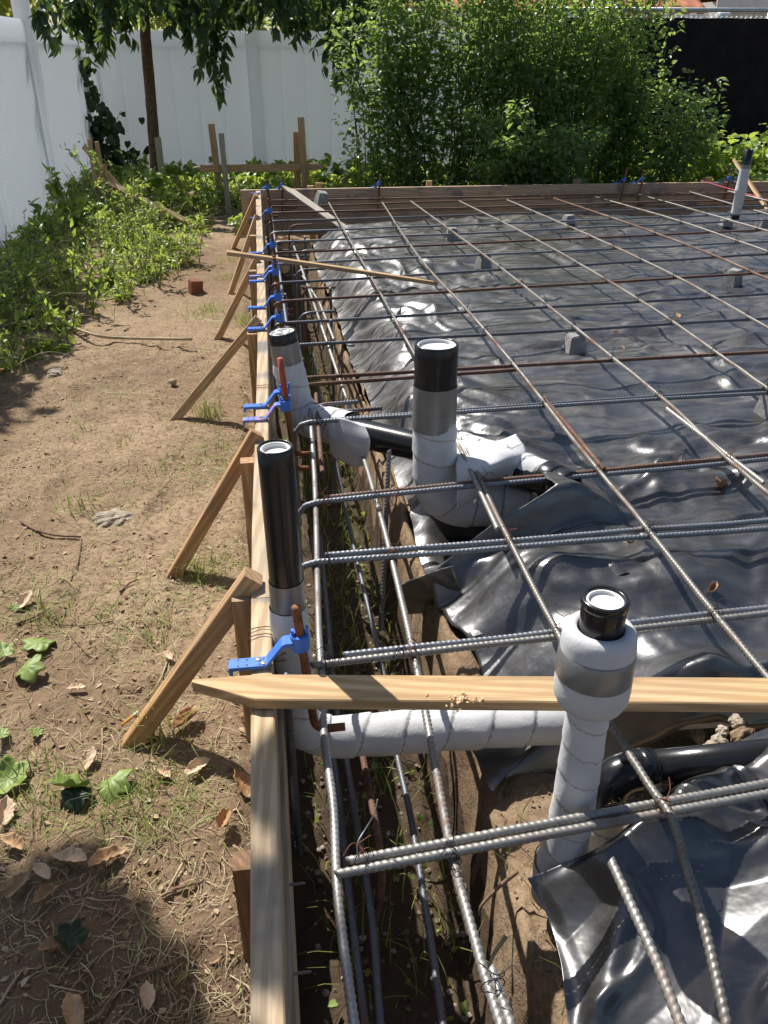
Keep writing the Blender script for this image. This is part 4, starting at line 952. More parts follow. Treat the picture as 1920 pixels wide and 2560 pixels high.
house('pale house with orange roof tiles beyond the black screened fence', 8.0, 16, 15.5, 21, 1.70, 3.2, .2)

# ================================================================== LEAVES AND PLANTS
def tpl_leaf(w=.6, fold=.10, droop=.10):
    V = np.array([(0, 0, 0), (-.5*w, .36, fold), (.5*w, .36, fold), (-.36*w, .68, fold*.6-droop*.3), (.36*w, .68, fold*.6-droop*.3), (0, 1, -droop), (0, .5, 0)], float)
    return V, np.array([(0, 6, 1), (1, 6, 3), (3, 6, 5), (5, 6, 4), (4, 6, 2), (2, 6, 0)])
def tpl_heart(w=.95):
    V = np.array([(0, 0, 0), (-.30*w, -.12, .03), (-.5*w, .2, .08), (-.36*w, .62, .02), (0, 1, -.14), (.36*w, .62, .02), (.5*w, .2, .08), (.30*w, -.12, .03), (0, .4, 0)], float)
    return V, np.array([(8, i, i % 8+1) for i in range(1, 8)]+[(8, 0, 1), (8, 7, 0)])
def scatter(T, pos, d, nrm, s):
    V, Fc = T; pos = np.asarray(pos, float); n = len(pos)
    Y = np.asarray(d, float); Y = Y/(np.linalg.norm(Y, axis=1)[:, None]+1e-9); Z = np.asarray(nrm, float)
    Z = Z-Y*(Z*Y).sum(1)[:, None]; Z /= np.linalg.norm(Z, axis=1)[:, None]+1e-9; X = np.cross(Y, Z)
    s = np.broadcast_to(np.asarray(s, float), (n,))
    W = pos[:, None]+s[:, None, None]*(V[None, :, :1]*X[:, None]+V[None, :, 1:2]*Y[:, None]+V[None, :, 2:]*Z[:, None])
    return W.reshape(-1, 3), (Fc[None]+np.arange(n)[:, None, None]*len(V)).reshape(-1, Fc.shape[1])
def rnd(n, sc=1.0): return rng.normal(size=(n, 3))*sc
LEAF, LEAFN, HEART = tpl_leaf(), tpl_leaf(.42, .07, .22), tpl_heart()
def foliage_part(name, sets, mat, parent):
    V, Fq = merge(sets); return part(name, mesh(name, V, Fq, mat, False), parent)

STEMB = m_flat('dark_green_stem', (.065, .08, .035), .8, 0, .2, .3, 20)
def shrub(label, x, y, h, spread, nst, nlf, size, mat=LF_BUSH, T=LEAF, group=None, name='shrub', lean=(0, 0), low=.1, cat='shrub', br=.26):
    z0 = gh(x, y) if y < 12 else -.5
    t = empty(name, (x, y, z0)); tag(t, label, cat, group)
    st = []; P = []; D = []
    for i in range(nst):
        b = np.array([x, y, z0-.02])+np.r_[rng.normal(0, spread*.28, 2), 0]
        a = rng.uniform(0, 6.28); r_ = spread*math.sqrt(rng.uniform(0, 1))
        tip = np.array([x+r_*math.cos(a)+lean[0], y+r_*math.sin(a)+lean[1], z0+h*rng.choice([rng.uniform(.6, .95), rng.uniform(.95, 1.22)], p=[.65, .35])])
        mid = (b*.45+tip*.55)+np.r_[rng.normal(0, .04, 2), .06*h]
        C = spline([b, mid, tip], 5); st.append(sweep(C, np.linspace(.006, .0018, len(C)), 5, False))
        m = nlf//nst; tt = low+(1-low)*rng.uniform(0, 1, m)**1.12; idx = tt*(len(C)-1); i0 = np.minimum(idx.astype(int), len(C)-2); fr = (idx-i0)[:, None]
        base = C[i0]*(1-fr)+C[i0+1]*fr; ang = rng.uniform(0, 6.28, m); rad = br*(1.05-.75*tt)*rng.uniform(.05, 1, m)
        off = np.stack([np.cos(ang)*rad, np.sin(ang)*rad, rad*rng.uniform(-.15, .5, m)], 1)
        P.append(base+off); D.append(off/(rad[:, None]+.01)+rnd(m, .45)+np.array([0, 0, -.25]))
        for q in range(3):
            k = rng.integers(0, m); st.append(sweep(np.array([base[k], base[k]+off[k]*.6+[0, 0, .01], base[k]+off[k]]), .0016, 4, False))
    P = np.vstack(P); D = np.vstack(D); n = len(P)
    V, Fq = merge(st); part('stem', mesh('stem', V, Fq, STEMB), t)
    foliage_part('foliage', [scatter(T, P, D, rnd(n, .55)+np.array([0, 0, 1.]), size*rng.uniform(.55, 1.25, n))], mat, t)
    return t
gb = 'tall weedy shrubs behind the far form'
where = ['at the sparse left end, thin arching stems against the white fence', 'next to the sparse left end, half hiding a fence post', 'left of the middle with bright backlit tips', 'in the middle, densest and darkest at its foot', 'behind the middle ones, tall against the house', 'right of the middle with upright tall tips',
         'toward the right, pale green and sunlit on top', 'at the right end before the black screen', 'front right, leaning out toward the black screen', 'low and dark in front of the middle ones']
for i, (x, y, h, sp, ns, nl, ln) in enumerate([(1.08, 8.15, 1.5, .34, 10, 1250, (-.10, 0)), (1.47, 8.2, 1.95, .36, 16, 4200, (0, 0)), (1.90, 8.0, 2.05, .38, 22, 3900, (0, 0)), (2.35, 7.95, 1.95, .40, 22, 4200, (0, 0)), (2.5, 8.75, 2.05, .45, 18, 2500, (0, 0)),
                                      (2.85, 8.1, 1.86, .38, 22, 3700, (0, 0)), (3.3, 8.3, 1.95, .40, 22, 3300, (.05, 0)), (3.58, 8.35, 1.50, .34, 18, 2300, (.02, 0)), (3.7, 7.9, 1.05, .33, 14, 1500, (.2, -.05)), (2.3, 7.5, .85, .62, 22, 4600, (0, 0))]):
    shrub('tall weedy green shrub '+where[i], x, y, h, sp, ns, int(nl*1.5), .060, lean=ln, group=gb, low=.0 if i > 1 else .03, br=.30 if i > 0 else .26)
for i, (x, y, h, sp, nm) in enumerate([(4.35, 8.3, .62, .40, 'before the black screen right of the tall shrubs'), (4.95, 8.0, .66, .42, 'behind the distant riser'), (5.55, 8.0, .70, .42, 'at the right edge of the view'), (4.3, 7.5, .36, .38, 'low down between the far form and the black screen')]):
    shrub('sunlit broad leaved vine '+nm, x, y, h, sp, 16, 520, .085, LF_WEED, HEART, 'broad leaved vines by the black screen', 'vine_plant', cat='vine', br=.22)

# hanging sprays with paired leaflets
def sprays(starts, tips):
    P = []; D = []; S = []; R = []
    for a, b in zip(starts, tips):
        a = np.asarray(a); b = np.asarray(b); L = np.linalg.norm(b-a); m = (a+b)/2+np.array([0, 0, .12*L])+rnd(1, .03*L)[0]
        C = spline([a, m, b], 6); R.append(sweep(C, np.linspace(.003, .0012, len(C)), 4, False))
        k = max(5, int(L/.05)); side = np.cross(b-a, rnd(1)[0]); side /= np.linalg.norm(side)+1e-9; u = (b-a)/L
        for q in range(k):
            c = C[min(len(C)-1, int((.15+.85*q/(k-1))*(len(C)-1)))]
            for sg in (-1, 1): P.append(c); D.append(u*.6+sg*side*.75+np.array([0, 0, -.6])+rnd(1, .28)[0]); S.append(rng.uniform(.08, .17))
        P.append(b); D.append(u+np.array([0, 0, -.6])); S.append(.14)
    P = np.array(P); D = np.array(D)
    return scatter(LEAFN, P, D, rnd(len(P), .7), np.array(S)), R
tr = empty('shade_tree', tuple(on_y(392, 466, 10.3))); tag(tr, 'slim tree before the white back fence with long drooping leaves', 'tree')
TP = [on_y(393, 490, 10.3), on_y(388, 400, 10.3), on_y(381, 300, 10.3), on_y(373, 200, 10.3), on_y(364, 100, 10.3), on_y(361, 40, 10.3)]; TP.append(TP[-1]+Vector((-.03, .05, .5))); TP.append(TP[-1]+Vector((.1, .1, .8)))
C = spline([tuple(p) for p in TP], 8); R = np.interp(np.linspace(0, 1, len(C)), [0, .06, .6, 1], [.075, .062, .056, .03])
ph_ = np.linspace(0, 2*np.pi, 16, endpoint=False); RR = R[:, None]*(1+.07*noise(np.arange(len(C))[:, None]*.35+0*ph_[None], 1.4*np.cos(ph_)[None]+np.arange(len(C))[:, None]*.03, 5)); V, Fq = sweep(C, RR, 16, False)
part('trunk', mesh('trunk', V, Fq, BARK), tr)
cl = [(110, 30, 105), (140, 10, 125), (225, 40, 158), (205, 20, 130), (262, 50, 150), (300, 10, 112), (325, 20, 100), (250, 0, 95), (175, 0, 90), (270, 20, 130), (480, 30, 120), (505, 40, 195), (528, 70, 262), (548, 60, 245), (455, 20, 115), (515, 20, 170), (430, 0, 80), (600, 0, 60), (690, 10, 85), (722, 20, 112), (745, 10, 100), (812, 20, 180), (845, 40, 215), (875, 60, 240), (895, 30, 190), (905, 0, 150), (860, 10, 150), (640, 0, 55), (770, 0, 90), (925, 0, 90)]
A_, B_ = [], []
for px, y0, y1 in cl:
    Y = rng.uniform(9.2, 10.1) if px > 235 else max(7.9, min(9.6, on_x(px, 60, -1.72).y))
    for q in range(3):
        a = np.array(on_y(px+rng.normal(0, 16), y0-rng.uniform(10, 60), Y)); b = np.array(on_y(px+rng.normal(0, 14), y0+(y1-y0)*(1 if q == 0 else rng.uniform(.5, .95))-18, Y-.1)); a[0] = max(a[0], -1.84); b[0] = max(b[0], -1.8); A_.append(a); B_.append(b)
for q in range(140):
    x = rng.uniform(-1.8, 1.5); Y = rng.uniform(8.9, 11.2); z = 1.36+(Y-9)*.03+rng.uniform(0, .30)+.02*abs(x); a = np.array([x, Y, z]); A_.append(a); B_.append(a+np.array([rng.normal(0, .22), rng.normal(0, .2), -rng.uniform(.06, .22)]))
for q in range(170):
    r_ = rng.normal(size=3); r_ /= np.linalg.norm(r_); a = np.array([-.45, 10.0, 2.25])+r_*np.array([1.5, 1.1, .75])*rng.uniform(.5, 1); A_.append(a); B_.append(a+np.array([r_[0]*.2, r_[1]*.2, -rng.uniform(.2, .4)]))
lv, rr = sprays(A_, B_); crown = foliage_part('crown', [lv], LF_TREE, tr)
lm = []
for q in range(16):
    e = np.array(A_[q*5 % 90]); s0 = np.array(C[int(len(C)*rng.uniform(.72, .98))]); lm.append(sweep(spline([s0, (s0+e)/2+np.array([0, 0, .25]), e], 6), np.linspace(.022, .005, 13), 6, False))
V, Fq = merge(lm+rr); part('branch', mesh('branch', V, Fq, BARK), tr)

# trees past the fences
def far_tree(label, x, y, z0, z1, rx, ry, n, size, mat, trunk=True, sparse=0):
    t = empty('background_tree', (x, y, -.5)); tag(t, label, 'tree', 'trees beyond the white back fence')
    part('trunk', tube([(x, y, -.6), (x+.05, y, (z0+z1)/2), (x, y+.1, z1*.9)], [.11, .08, .03], BARK, 't', 10), t)
    k = 34; cen = np.stack([x+rng.uniform(-rx, rx, k), y+rng.uniform(-ry, ry, k), rng.uniform(z0, z1, k)], 1); w_ = rng.integers(0, k, n)
    P = cen[w_]+rng.normal(size=(n, 3))*np.array([.30, .30, .24]); D = (P-cen[w_])+rnd(n, .25)+np.array([0, 0, -.15])
    foliage_part('crown', [scatter(LEAF, P, D, rnd(n, .6)+np.array([0, 0, 1.]), size*rng.uniform(.6, 1.3, n))], mat, t)
far_tree('dark leafy tree past the fence corner', -2.8, 16.2, 1.1, 3.2, 1.5, .6, 4600, .12, LF_FAR)
far_tree('dense tree behind the slim trunk, past the back fence', -.2, 16.6, 1.0, 3.2, 1.6, .6, 5400, .12, LF_BUSH)
far_tree('dark tree past the back fence beside the pinkish roof', 1.75, 16.0, 1.15, 2.8, .8, .4, 3000, .12, LF_BUSH)
far_tree('pale sunlit tree showing above the shrubs and the house', 4.2, 13.6, 1.25, 2.3, 1.9, .4, 2600, .085, LF_FAR)
far_tree('leafy tree showing over the left fence at the corner', -4.3, 17.0, .8, 2.8, .8, .6, 2200, .10, LF_FAR)
fl = []; 
t = empty('flowering_shrub', (4.6, 12.8, -.5)); tag(t, 'flowering shrub with red blossoms past the back fence', 'shrub')
P = np.stack([rng.uniform(3.6, 5.6, 70), rng.uniform(12.6, 13, 70), rng.uniform(1.25, 1.65, 70)], 1); foliage_part('blossoms', [scatter(HEART, P, rnd(70), rnd(70), .075)], m_flat('red_petal', (.50, .04, .05), .6), t)
n = 900; P = np.stack([rng.uniform(3.3, 5.9, n), rng.uniform(12.5, 13.1, n), rng.uniform(.4, 1.6, n)], 1); foliage_part('foliage', [scatter(LEAF, P, rnd(n), rnd(n), .08)], LF_FAR, t)
part('stem', tube([(4.6, 12.8, -.6), (4.62, 12.8, .6), (4.6, 12.85, 1.3)], [.04, .03, .01], BARK, 's', 8), t)

# tree leaning over the left fence, above the view: its shade falls on the near ground
t = empty('shade_tree', (-3.1, 4.4, -.4)); tag(t, 'broad tree outside the left fence whose boughs reach over the near yard above the view', 'tree')
part('trunk', tube(spline([(-3.1, 4.4, -.6), (-3.0, 4.3, .9), (-2.75, 3.9, 2.2), (-2.4, 3.5, 2.9)], 6), np.linspace(.14, .06, 19), BARK, 't', 12), t)
bl = []; P = []
for c, rad, n in [((-1.80, 2.99, 2.65), (.36, .25, .16), 800), ((-1.12, 2.52, 2.63), (.11, .10, .08), 75), ((-1.09, 2.77, 2.63), (.05, .05, .05), 18), ((-1.44, 2.99, 2.63), (.05, .05, .05), 16), ((-1.5, 2.75, 2.63), (.10, .08, .08), 40), ((-2.2, 2.9, 2.7), (.3, .3, .2), 240), ((-2.45, 5.55, 2.6), (.30, .28, .2), 240), ((-2.0, 6.3, 1.85), (.13, 1.4, .1), 420)]:
    v = rng.normal(size=(n, 3)); v /= np.linalg.norm(v, axis=1)[:, None]; P.append(np.array(c)+v*np.array(rad)*rng.uniform(0, 1, (n, 1))**.45)
    bl.append(sweep(spline([(-2.5, 3.6, 2.75), tuple((np.array(c)+np.array([-2.5, 3.6, 2.9]))/2), c], 5), np.linspace(.035, .008, 11), 6, False))
P = np.vstack(P); n = len(P); foliage_part('crown', [scatter(LEAF, P, rnd(n), rnd(n, .5)+np.array([0, 0, 1.]), .105*rng.uniform(.7, 1.3, n))], LF_TREE, t)
V, Fq = merge(bl); part('branch', mesh('b', V, Fq, BARK), t)

# ivy in the fence corner
t = empty('ivy_vine', (-1.7, 11.2, -.45)); tag(t, 'dark ivy climbing the fence corner post', 'vine')
IV = [(250, 470), (240, 380), (228, 310), (222, 240), (212, 190), (205, 150), (195, 120)]
part('stem', tube(spline([tuple(on_y(a, b, 11.15)) for a, b in IV], 6), .007, TWIG, 's', 6), t)
P = []; 
for (a, b), m, sp in [((245, 400), 130, .20), ((255, 440), 150, .22), ((228, 340), 60, .13), ((245, 300), 45, .12), ((222, 260), 14, .09), ((215, 215), 12, .08), ((205, 165), 14, .07), ((190, 130), 12, .06), ((285, 450), 50, .15)]:
    c = np.array(on_y(a, b, 11.1)); P.append(c+rng.normal(size=(m, 3))*np.array([sp, .10, sp*.9]))
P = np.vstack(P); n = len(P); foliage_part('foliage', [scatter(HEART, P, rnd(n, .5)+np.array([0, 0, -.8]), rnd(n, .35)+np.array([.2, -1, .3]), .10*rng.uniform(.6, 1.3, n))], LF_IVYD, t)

# ------------------------------------------------------------------ weeds on the left and along the back (a mass nobody could count)
def blades(n, fx, L, w_=.0035, bend=.95):
    V = []; Fc = []; b = 0
    for i in range(n):
        x, y, z = fx(); a = rng.uniform(0, 6.28); l = L*rng.uniform(.4, 1.2); d = np.array([math.cos(a), math.sin(a), 0]); sd = np.array([-d[1], d[0], 0])*w_*rng.uniform(.5, 1.2); bb = bend*rng.uniform(.2, 1.3)
        for q in (0, .35, .7, 1.0):
            c = np.array([x, y, z])+d*l*bb*q*q+np.array([0, 0, l*(q-.35*bb*q*q)]); k = 1-q*.92; V += [c-sd*k, c+sd*k]
        for q in range(3): Fc.append((b+2*q, b+2*q+1, b+2*q+3, b+2*q+2))
        b += 8
    return np.array(V), np.array(Fc)
def weed_right(y): return np.interp(y, [3.2, 3.6, 3.9, 4.3, 5.0, 5.3, 5.7, 6.6, 7.2, 8.2, 9.2], [-1.4, -1.2, -1.05, -.95, -.82, -.62, -.42, -.46, -.42, -.40, -.1])
def clumps(n, fx, hmax, lsize, spread, k=12, T=LEAF):
    P = []; D = []; S = []; ST = []
    for i in range(n):
        x, y = fx(); z = gh(x, y); h = hmax*rng.uniform(.35, 1.0)*(.55+.9*max(0, float(noise(np.array([x*1.6]), np.array([y*1.6]), 90)[0])+.4))
        for q in range(rng.integers(3, 6)):
            a = rng.uniform(0, 6.28); r_ = spread*rng.uniform(.2, 1); C = spline([(x, y, z), (x+.4*r_*math.cos(a), y+.4*r_*math.sin(a), z+h*.65), (x+r_*math.cos(a), y+r_*math.sin(a), z+h*rng.uniform(.6, 1.1))], 4)
            ST.append(sweep(C, .0016, 4, False)); m = rng.integers(k//2, k); j = rng.integers(1, len(C), m); P.append(C[j]+rnd(m, .012)); d = rnd(m, .7)+np.array([math.cos(a)*.4, math.sin(a)*.4, .1]); D.append(d); S.append(lsize*rng.uniform(.5, 1.3, m))
    P = np.vstack(P); D = np.vstack(D); S = np.concatenate(S); n = len(P)
    return scatter(T, P, D, rnd(n, .45)+np.array([0, 0, 1.]), S), ST
def in_left():
    while True:
        y = rng.uniform(3.5, 9.3); x = rng.uniform(-1.62 if y < 8.2 else -1.86, -.1)
        e = weed_right(y)-x
        if e > 0 and rng.uniform() < min(1, .18+e*1.8)*(1 if noise(np.array([x*2.4]), np.array([y*2.4]), 97)[0] > .0 else .10): return x, y
lv, st = clumps(330, in_left, .26, .044, .14, 10, tpl_leaf(.42, .08, .15))
lv2, st2 = clumps(380, in_left, .075, .05, .10, 9); lv3, st3 = clumps(110, lambda: (rng.uniform(-1.84, -1.6), rng.uniform(4.2, 8.4)), .10, .05, .08, 8); lv4, st4 = clumps(70, in_left, .50, .034, .16, 9, LEAFN); lv = merge([lv, lv2, lv3, lv4]); st = st+st2+st3+st4
o = link('weeds', mesh('weeds', *lv, LF_WEED, False)); tag(o, 'tangled green weeds growing along the left fence', 'weeds', kind='stuff')
V, Fq = merge(st); part('stem', mesh('s', V, Fq, STEM), o)
def in_back():
    x = rng.uniform(-1.8, 6.2); y = rng.uniform(7.15, 11.1) if rng.uniform() < .75 else rng.uniform(10, 11.2); return x, y
lv, st = clumps(620, in_back, .26, .075, .14, 10, HEART)
o = link('weeds', mesh('weeds', *lv, LF_WEED, False)); tag(o, 'leafy weeds covering the ground behind the far form', 'weeds', kind='stuff')
V, Fq = merge(st); part('stem', mesh('s', V, Fq, STEM), o)

V, Fq = blades(1500, lambda: (lambda p: (p[0], p[1], gh(*p)-.004))(in_left()), .20, .0026, 1.0); o = link('grass', mesh('g', V, Fq, LF_GRASS)); tag(o, 'long grass growing through the left weeds', 'grass', kind='stuff')
ST = []
for q in range(260):
    x, y = in_left(); a = rng.uniform(-.5, .9); l = rng.uniform(.12, .42); z = gh(x, y); c = np.array([x, y, z+.02]); e = c+np.array([math.cos(a)*l, math.sin(a)*l, rng.uniform(.0, .2)]); e[0] = min(e[0], -.12)
    ST.append(sweep(spline([c, (c+e)/2+np.array([0, 0, rng.uniform(.02, .09)]), e], 5), np.linspace(.0022, .0009, 11), 4, False))
V, Fq = merge(ST); o = link('dead_weed_stems', mesh('d', V, Fq, STEMDRY)); tag(o, 'tangle of dry straw coloured stems in the left weeds', 'dead stems', kind='stuff')
def stalk(label, base, tip, n, size, dry=False, mid=(0, 0, .08), T=LEAFN, mat=None, bush=4):
    base = np.array(base); tip = np.array(tip); t = empty('weed_stalk', tuple(base)); tag(t, label, 'weed', 'tall weed stalks')
    C = spline([base, (base+tip)/2+np.array(mid), tip], 8); ST = [sweep(C, np.linspace(.005, .0014, len(C)), 5, False)]; P = []; D = []
    for q in range(bush):
        c = C[int(len(C)*(.35+.55*q/bush))]; e = c+rnd(1, .07)[0]+np.array([0, 0, .06]); B = spline([c, (c+e)/2+rnd(1, .02)[0], e], 5); ST.append(sweep(B, .0013, 4, False)); P.append(B[rng.integers(0, len(B), n//(2*bush)+1)])
    P.append(C[rng.integers(2, len(C), n//2)]); P = np.vstack(P); n = len(P)
    V, Fq = merge(ST); part('stem', mesh('s', V, Fq, STEMDRY if dry else STEM), t)
    foliage_part('leaves', [scatter(T, P, rnd(n, .6)+np.array([0, 0, .2]), rnd(n), size*rng.uniform(.5, 1.2, n))], mat or LF_WEED, t)
for b_, t_, Y, n, s_, dry, nm in [((268, 520), (232, 375), 7.5, 60, .05, True, 'pale seeding weed stalk arching left of the corner stakes'), ((250, 505), (163, 368), 7.7, 50, .045, True, 'thin dry weed stalk bending before the left fence'), ((175, 640), (140, 560), 6.3, 30, .06, False, 'nodding weed stalk before the fence foot'),
                           ((560, 500), (543, 395), 8.7, 0, .05, False, ''), ((175, 750), (130, 655), 4.9, 46, .05, False, 'branched weed stalk at the left weed edge'), ((215, 760), (255, 660), 4.8, 46, .05, False, 'green weed stalk leaning right at the weed edge'), ((190, 745), (185, 640), 5.0, 40, .05, False, 'upright weed stalk between the two leaning ones'),
                           ((300, 560), (345, 455), 7.6, 60, .05, False, 'leafy weed stalk beside the rusty pin'), ((395, 560), (420, 455), 8.0, 60, .05, False, 'bushy weed stalk behind the sloping slat'), ((320, 765), (300, 700), 5.0, 34, .04, True, 'dry seeding stalk at the near right weed edge'), ((150, 860), (120, 790), 4.2, 34, .05, False, 'low stalk with ragged leaves near the grey clod'), ((400, 720), (415, 640), 5.5, 40, .05, False, 'bright stalk before the brick'), ((60, 760), (85, 660), 5.0, 36, .06, False, 'shaded stalk under the left fence'), ((150, 520), (135, 470), 8.3, 50, .12, False, 'broad leaved weed stalk in the shade of the left fence')]:
    if n: stalk(nm, on_y(*b_, Y), on_y(*t_, Y), n, s_, dry)
for pts, nm in [([(0, 712), (120, 655), (210, 622), (292, 606)], 'long pale stem lying in the weeds toward the sloping slat'), ([(0, 818), (60, 805), (130, 785), (195, 770)], 'pale stem lying in the fence shade'), ([(150, 805), (240, 838), (310, 845), (480, 848)], 'knobbly grey stem lying at the edge of the weeds')]:
    P = [pz(a, b, -.345+.03*(i % 2)) for i, (a, b) in enumerate(pts)]; o = link('fallen_stalk', tube(spline([tuple(p) for p in P], 6), .0075, STEMDRY, 'd', 7)); tag(o, nm, 'stem', 'dry stems lying in the weeds')

# ------------------------------------------------------------------ grass
def tuft(px, py, n, L, rad, label, z=None):
    c = pz(px, py, -.365); zz = gh(c.x, c.y)-.004
    V, Fq = blades(n, lambda: (c.x+max(-2, min(2, rng.normal()))*rad*.8, c.y+max(-2, min(2, rng.normal()))*rad*.8, zz), L*1.15, .0020)
    o = link('grass_tuft', mesh('g', V, Fq, LF_GRASS)); tag(o, label, 'grass tuft', 'grass tufts on the bare soil', 'stuff' if rad >= .06 else None)
for px, py, n, L, rad, nm in [(520, 1048, 70, .11, .035, 'thickest grass tuft in the shadow of the third brace'), (500, 1425, 60, .09, .045, 'grass tuft at the foot of the second brace'), (405, 1850, 46, .13, .03, 'tall grass tuft at the foot of the nearest brace'), (190, 1275, 34, .07, .04, 'small grass tuft beside the half buried concrete lump'),
                              (515, 780, 120, .07, .10, 'wide short grass patch left of the side form'), (600, 800, 90, .08, .06, 'grass patch against the side form by the third stake'), (560, 690, 60, .07, .07, 'grass patch before the slat'), (315, 1105, 20, .05, .025, 'tiny tuft alone on the bare soil'), (205, 1080, 24, .05, .05, 'sparse tuft on the bare soil left of centre'),
                              (530, 1140, 40, .06, .07, 'flattened grass between the second and third braces'), (420, 1180, 26, .05, .05, 'thin grass near the foot of the third brace shadow'), (375, 1590, 60, .05, .06, 'flattened grass tuft left of the nearest brace'), (110, 1545, 40, .06, .04, 'pale grass by the big ivy leaves'), (90, 1975, 60, .06, .06, 'grass clump under the lower ivy leaves'), (330, 2010, 50, .07, .05, 'grass strands by the pinkish dry leaf'), (575, 640, 40, .08, .06, 'grass at the base of the farthest braces'), (640, 985, 14, .05, .02, 'few blades against the side form')]:
    tuft(px, py, n, L, rad, nm)
def in_trench():
    y = rng.uniform(.9, 4.6); x = rng.uniform(.02, .31); return x, y, gh(x, y)-.005
V, Fq = blades(900, in_trench, .15, .0022, .8); o = link('grass', mesh('g', V, Fq, LF_GRASS)); tag(o, 'thin wild grass growing in the trench bottom', 'grass', kind='stuff')
n = 170; P = []
for i in range(n): x, y, z = in_trench(); P.append((x, y*.8+.1, gh(x, y*.8+.1)+rng.uniform(.005, .05)))
o = link('weeds', mesh('w', *scatter(HEART, np.array(P), rnd(n, .7), rnd(n, .4)+np.array([0, 0, 1.]), .015*rng.uniform(.6, 1.4, n)), LF_WEED, False)); tag(o, 'tiny round seedlings in the trench bottom', 'weeds', kind='stuff')
def thin_green():
    y = rng.uniform(.55, 4.2); x = rng.uniform(-1.25, -.1); return x, y, gh(x, y)-.003
V, Fq = blades(1500, thin_green, .035, .0016, 1.1); o = link('grass', mesh('g', V, Fq, LF_GRASS)); tag(o, 'sparse green blades scattered over the bare soil', 'grass', kind='stuff')
V, Fq = blades(60, lambda: (lambda x, y: (x, y, gh(x, y)))(rng.uniform(.37, .5), rng.uniform(.55, 1.12)), .11, .0018, .7); o = link('grass', mesh('g', V, Fq, LF_GRASS)); tag(o, 'lone grass blades on the soil ledge by the front riser', 'grass', kind='stuff')

# ------------------------------------------------------------------ litter, crumbs, stones
def dens(x, y): return .35+.9*np.clip(noise(np.array([x*3]), np.array([y*3]), 95)[0]+.15, 0, 1)
def soilpt(y0=.45, y1=4.3, x0=-1.3, x1=-.085):
    while True:
        y = y0+(y1-y0)*rng.uniform()**1.9; x = rng.uniform(max(x0, -.42-.38*y), x1)
        if rng.uniform() < dens(x, y): return x, y
def strands(n, L, w_):
    V = []; Fc = []; b = 0
    for i in range(n):
        x, y = soilpt(); z = gh(x, y)+.0015; a = rng.uniform(0, 6.28); c = rng.normal(0, 1.1); l = L*rng.uniform(.25, 1.1); p = np.array([x, y]); lift = rng.uniform(0, .006)
        ww = w_*rng.uniform(.5, 1.3)
        for q in range(5):
            sd = np.array([-math.sin(a), math.cos(a)])*ww*(1-.12*q); zz = z+lift*math.sin(q/4*math.pi)+.001
            V += [(p[0]-sd[0], p[1]-sd[1], zz), (p[0]+sd[0], p[1]+sd[1], zz+ww*.6)]; p = p+np.array([math.cos(a), math.sin(a)])*l/4; a += c/4
        for q in range(4): Fc.append((b+2*q, b+2*q+1, b+2*q+3, b+2*q+2))
        b += 10
    return np.array(V), np.array(Fc)
V, Fq = strands(8500, .06, .0008)
_sp = soilpt; MATS = [tuple(pz(a, b, -.365)) for a, b in [(560, 800), (480, 790), (600, 760), (520, 1145), (480, 1190), (560, 1090), (380, 1600), (110, 1540), (60, 1500), (420, 1450), (260, 1275), (100, 1960), (330, 2025), (420, 2060), (300, 1530), (600, 1420), (540, 1440), (60, 2060), (460, 1990), (250, 990)]]
def soilpt():
    c = MATS[rng.integers(0, len(MATS))]; s_ = .035+.022*c[1]; return c[0]+rng.normal(0, s_), c[1]+rng.normal(0, s_)
V2, F2 = strands(1700, .075, .0009); o = link('grass', mesh('g', V2, F2, LF_GRASS, False)); tag(o, 'flattened wilted grass lying in patches on the soil', 'grass', kind='stuff'); soilpt = _sp; o = link('dry_straw', mesh('s', V, Fq, LITTER, False)); tag(o, 'dry straw and root threads strewn on the bare soil', 'straw', kind='stuff')
n = 4600; P = np.array([(lambda x, y: (x, y, gh(x, y)+.003))(*soilpt()) for _ in range(n)])
o = link('leaf_litter', mesh('l', *scatter(LEAF, P, rnd(n, .8)*np.array([1, 1, .25]), rnd(n, .35)+np.array([0, 0, 1.]), .004+.016*rng.uniform(0, 1, n)**2), DRYLF, False)); tag(o, 'crumbled brown leaf litter scattered on the soil', 'leaf litter', kind='stuff')
def rocks(P, S, mat, name):
    ico = np.array([(0, 0, 1), (.89, 0, .45), (.28, .85, .45), (-.72, .53, .45), (-.72, -.53, .45), (.28, -.85, .45), (.72, .53, -.45), (-.28, .85, -.45), (-.89, 0, -.45), (-.28, -.85, -.45), (.72, -.53, -.45), (0, 0, -1)])
    Fi = np.array([(0,1,2),(0,2,3),(0,3,4),(0,4,5),(0,5,1),(1,6,2),(2,7,3),(3,8,4),(4,9,5),(5,10,1),(6,7,2),(7,8,3),(8,9,4),(9,10,5),(10,6,1),(6,11,7),(7,11,8),(8,11,9),(9,11,10),(10,11,6)])
    n = len(P); W = ico[None]*(1+rng.uniform(-.35, .3, (n, 12, 1)))*S[:, None, None]*np.array([1, 1, .7]); a = rng.uniform(0, 6.28, n); c, s = np.cos(a)[:, None], np.sin(a)[:, None]
    W = np.stack([W[..., 0]*c-W[..., 1]*s, W[..., 0]*s+W[..., 1]*c, W[..., 2]], -1)+P[:, None]
    return mesh(name, W.reshape(-1, 3), (Fi[None]+np.arange(n)[:, None, None]*12).reshape(-1, 3), mat, False)
n = 3600; P = np.array([(lambda x, y: (x, y, gh(x, y)+.0008))(*soilpt(.4, 4.6)) for _ in range(n)]); o = link('soil_crumbs', rocks(P, rng.uniform(.0008, .0034, n), CLOD, 'c')); tag(o, 'loose soil crumbs on the bare ground', 'soil crumbs', kind='stuff')
P = [];
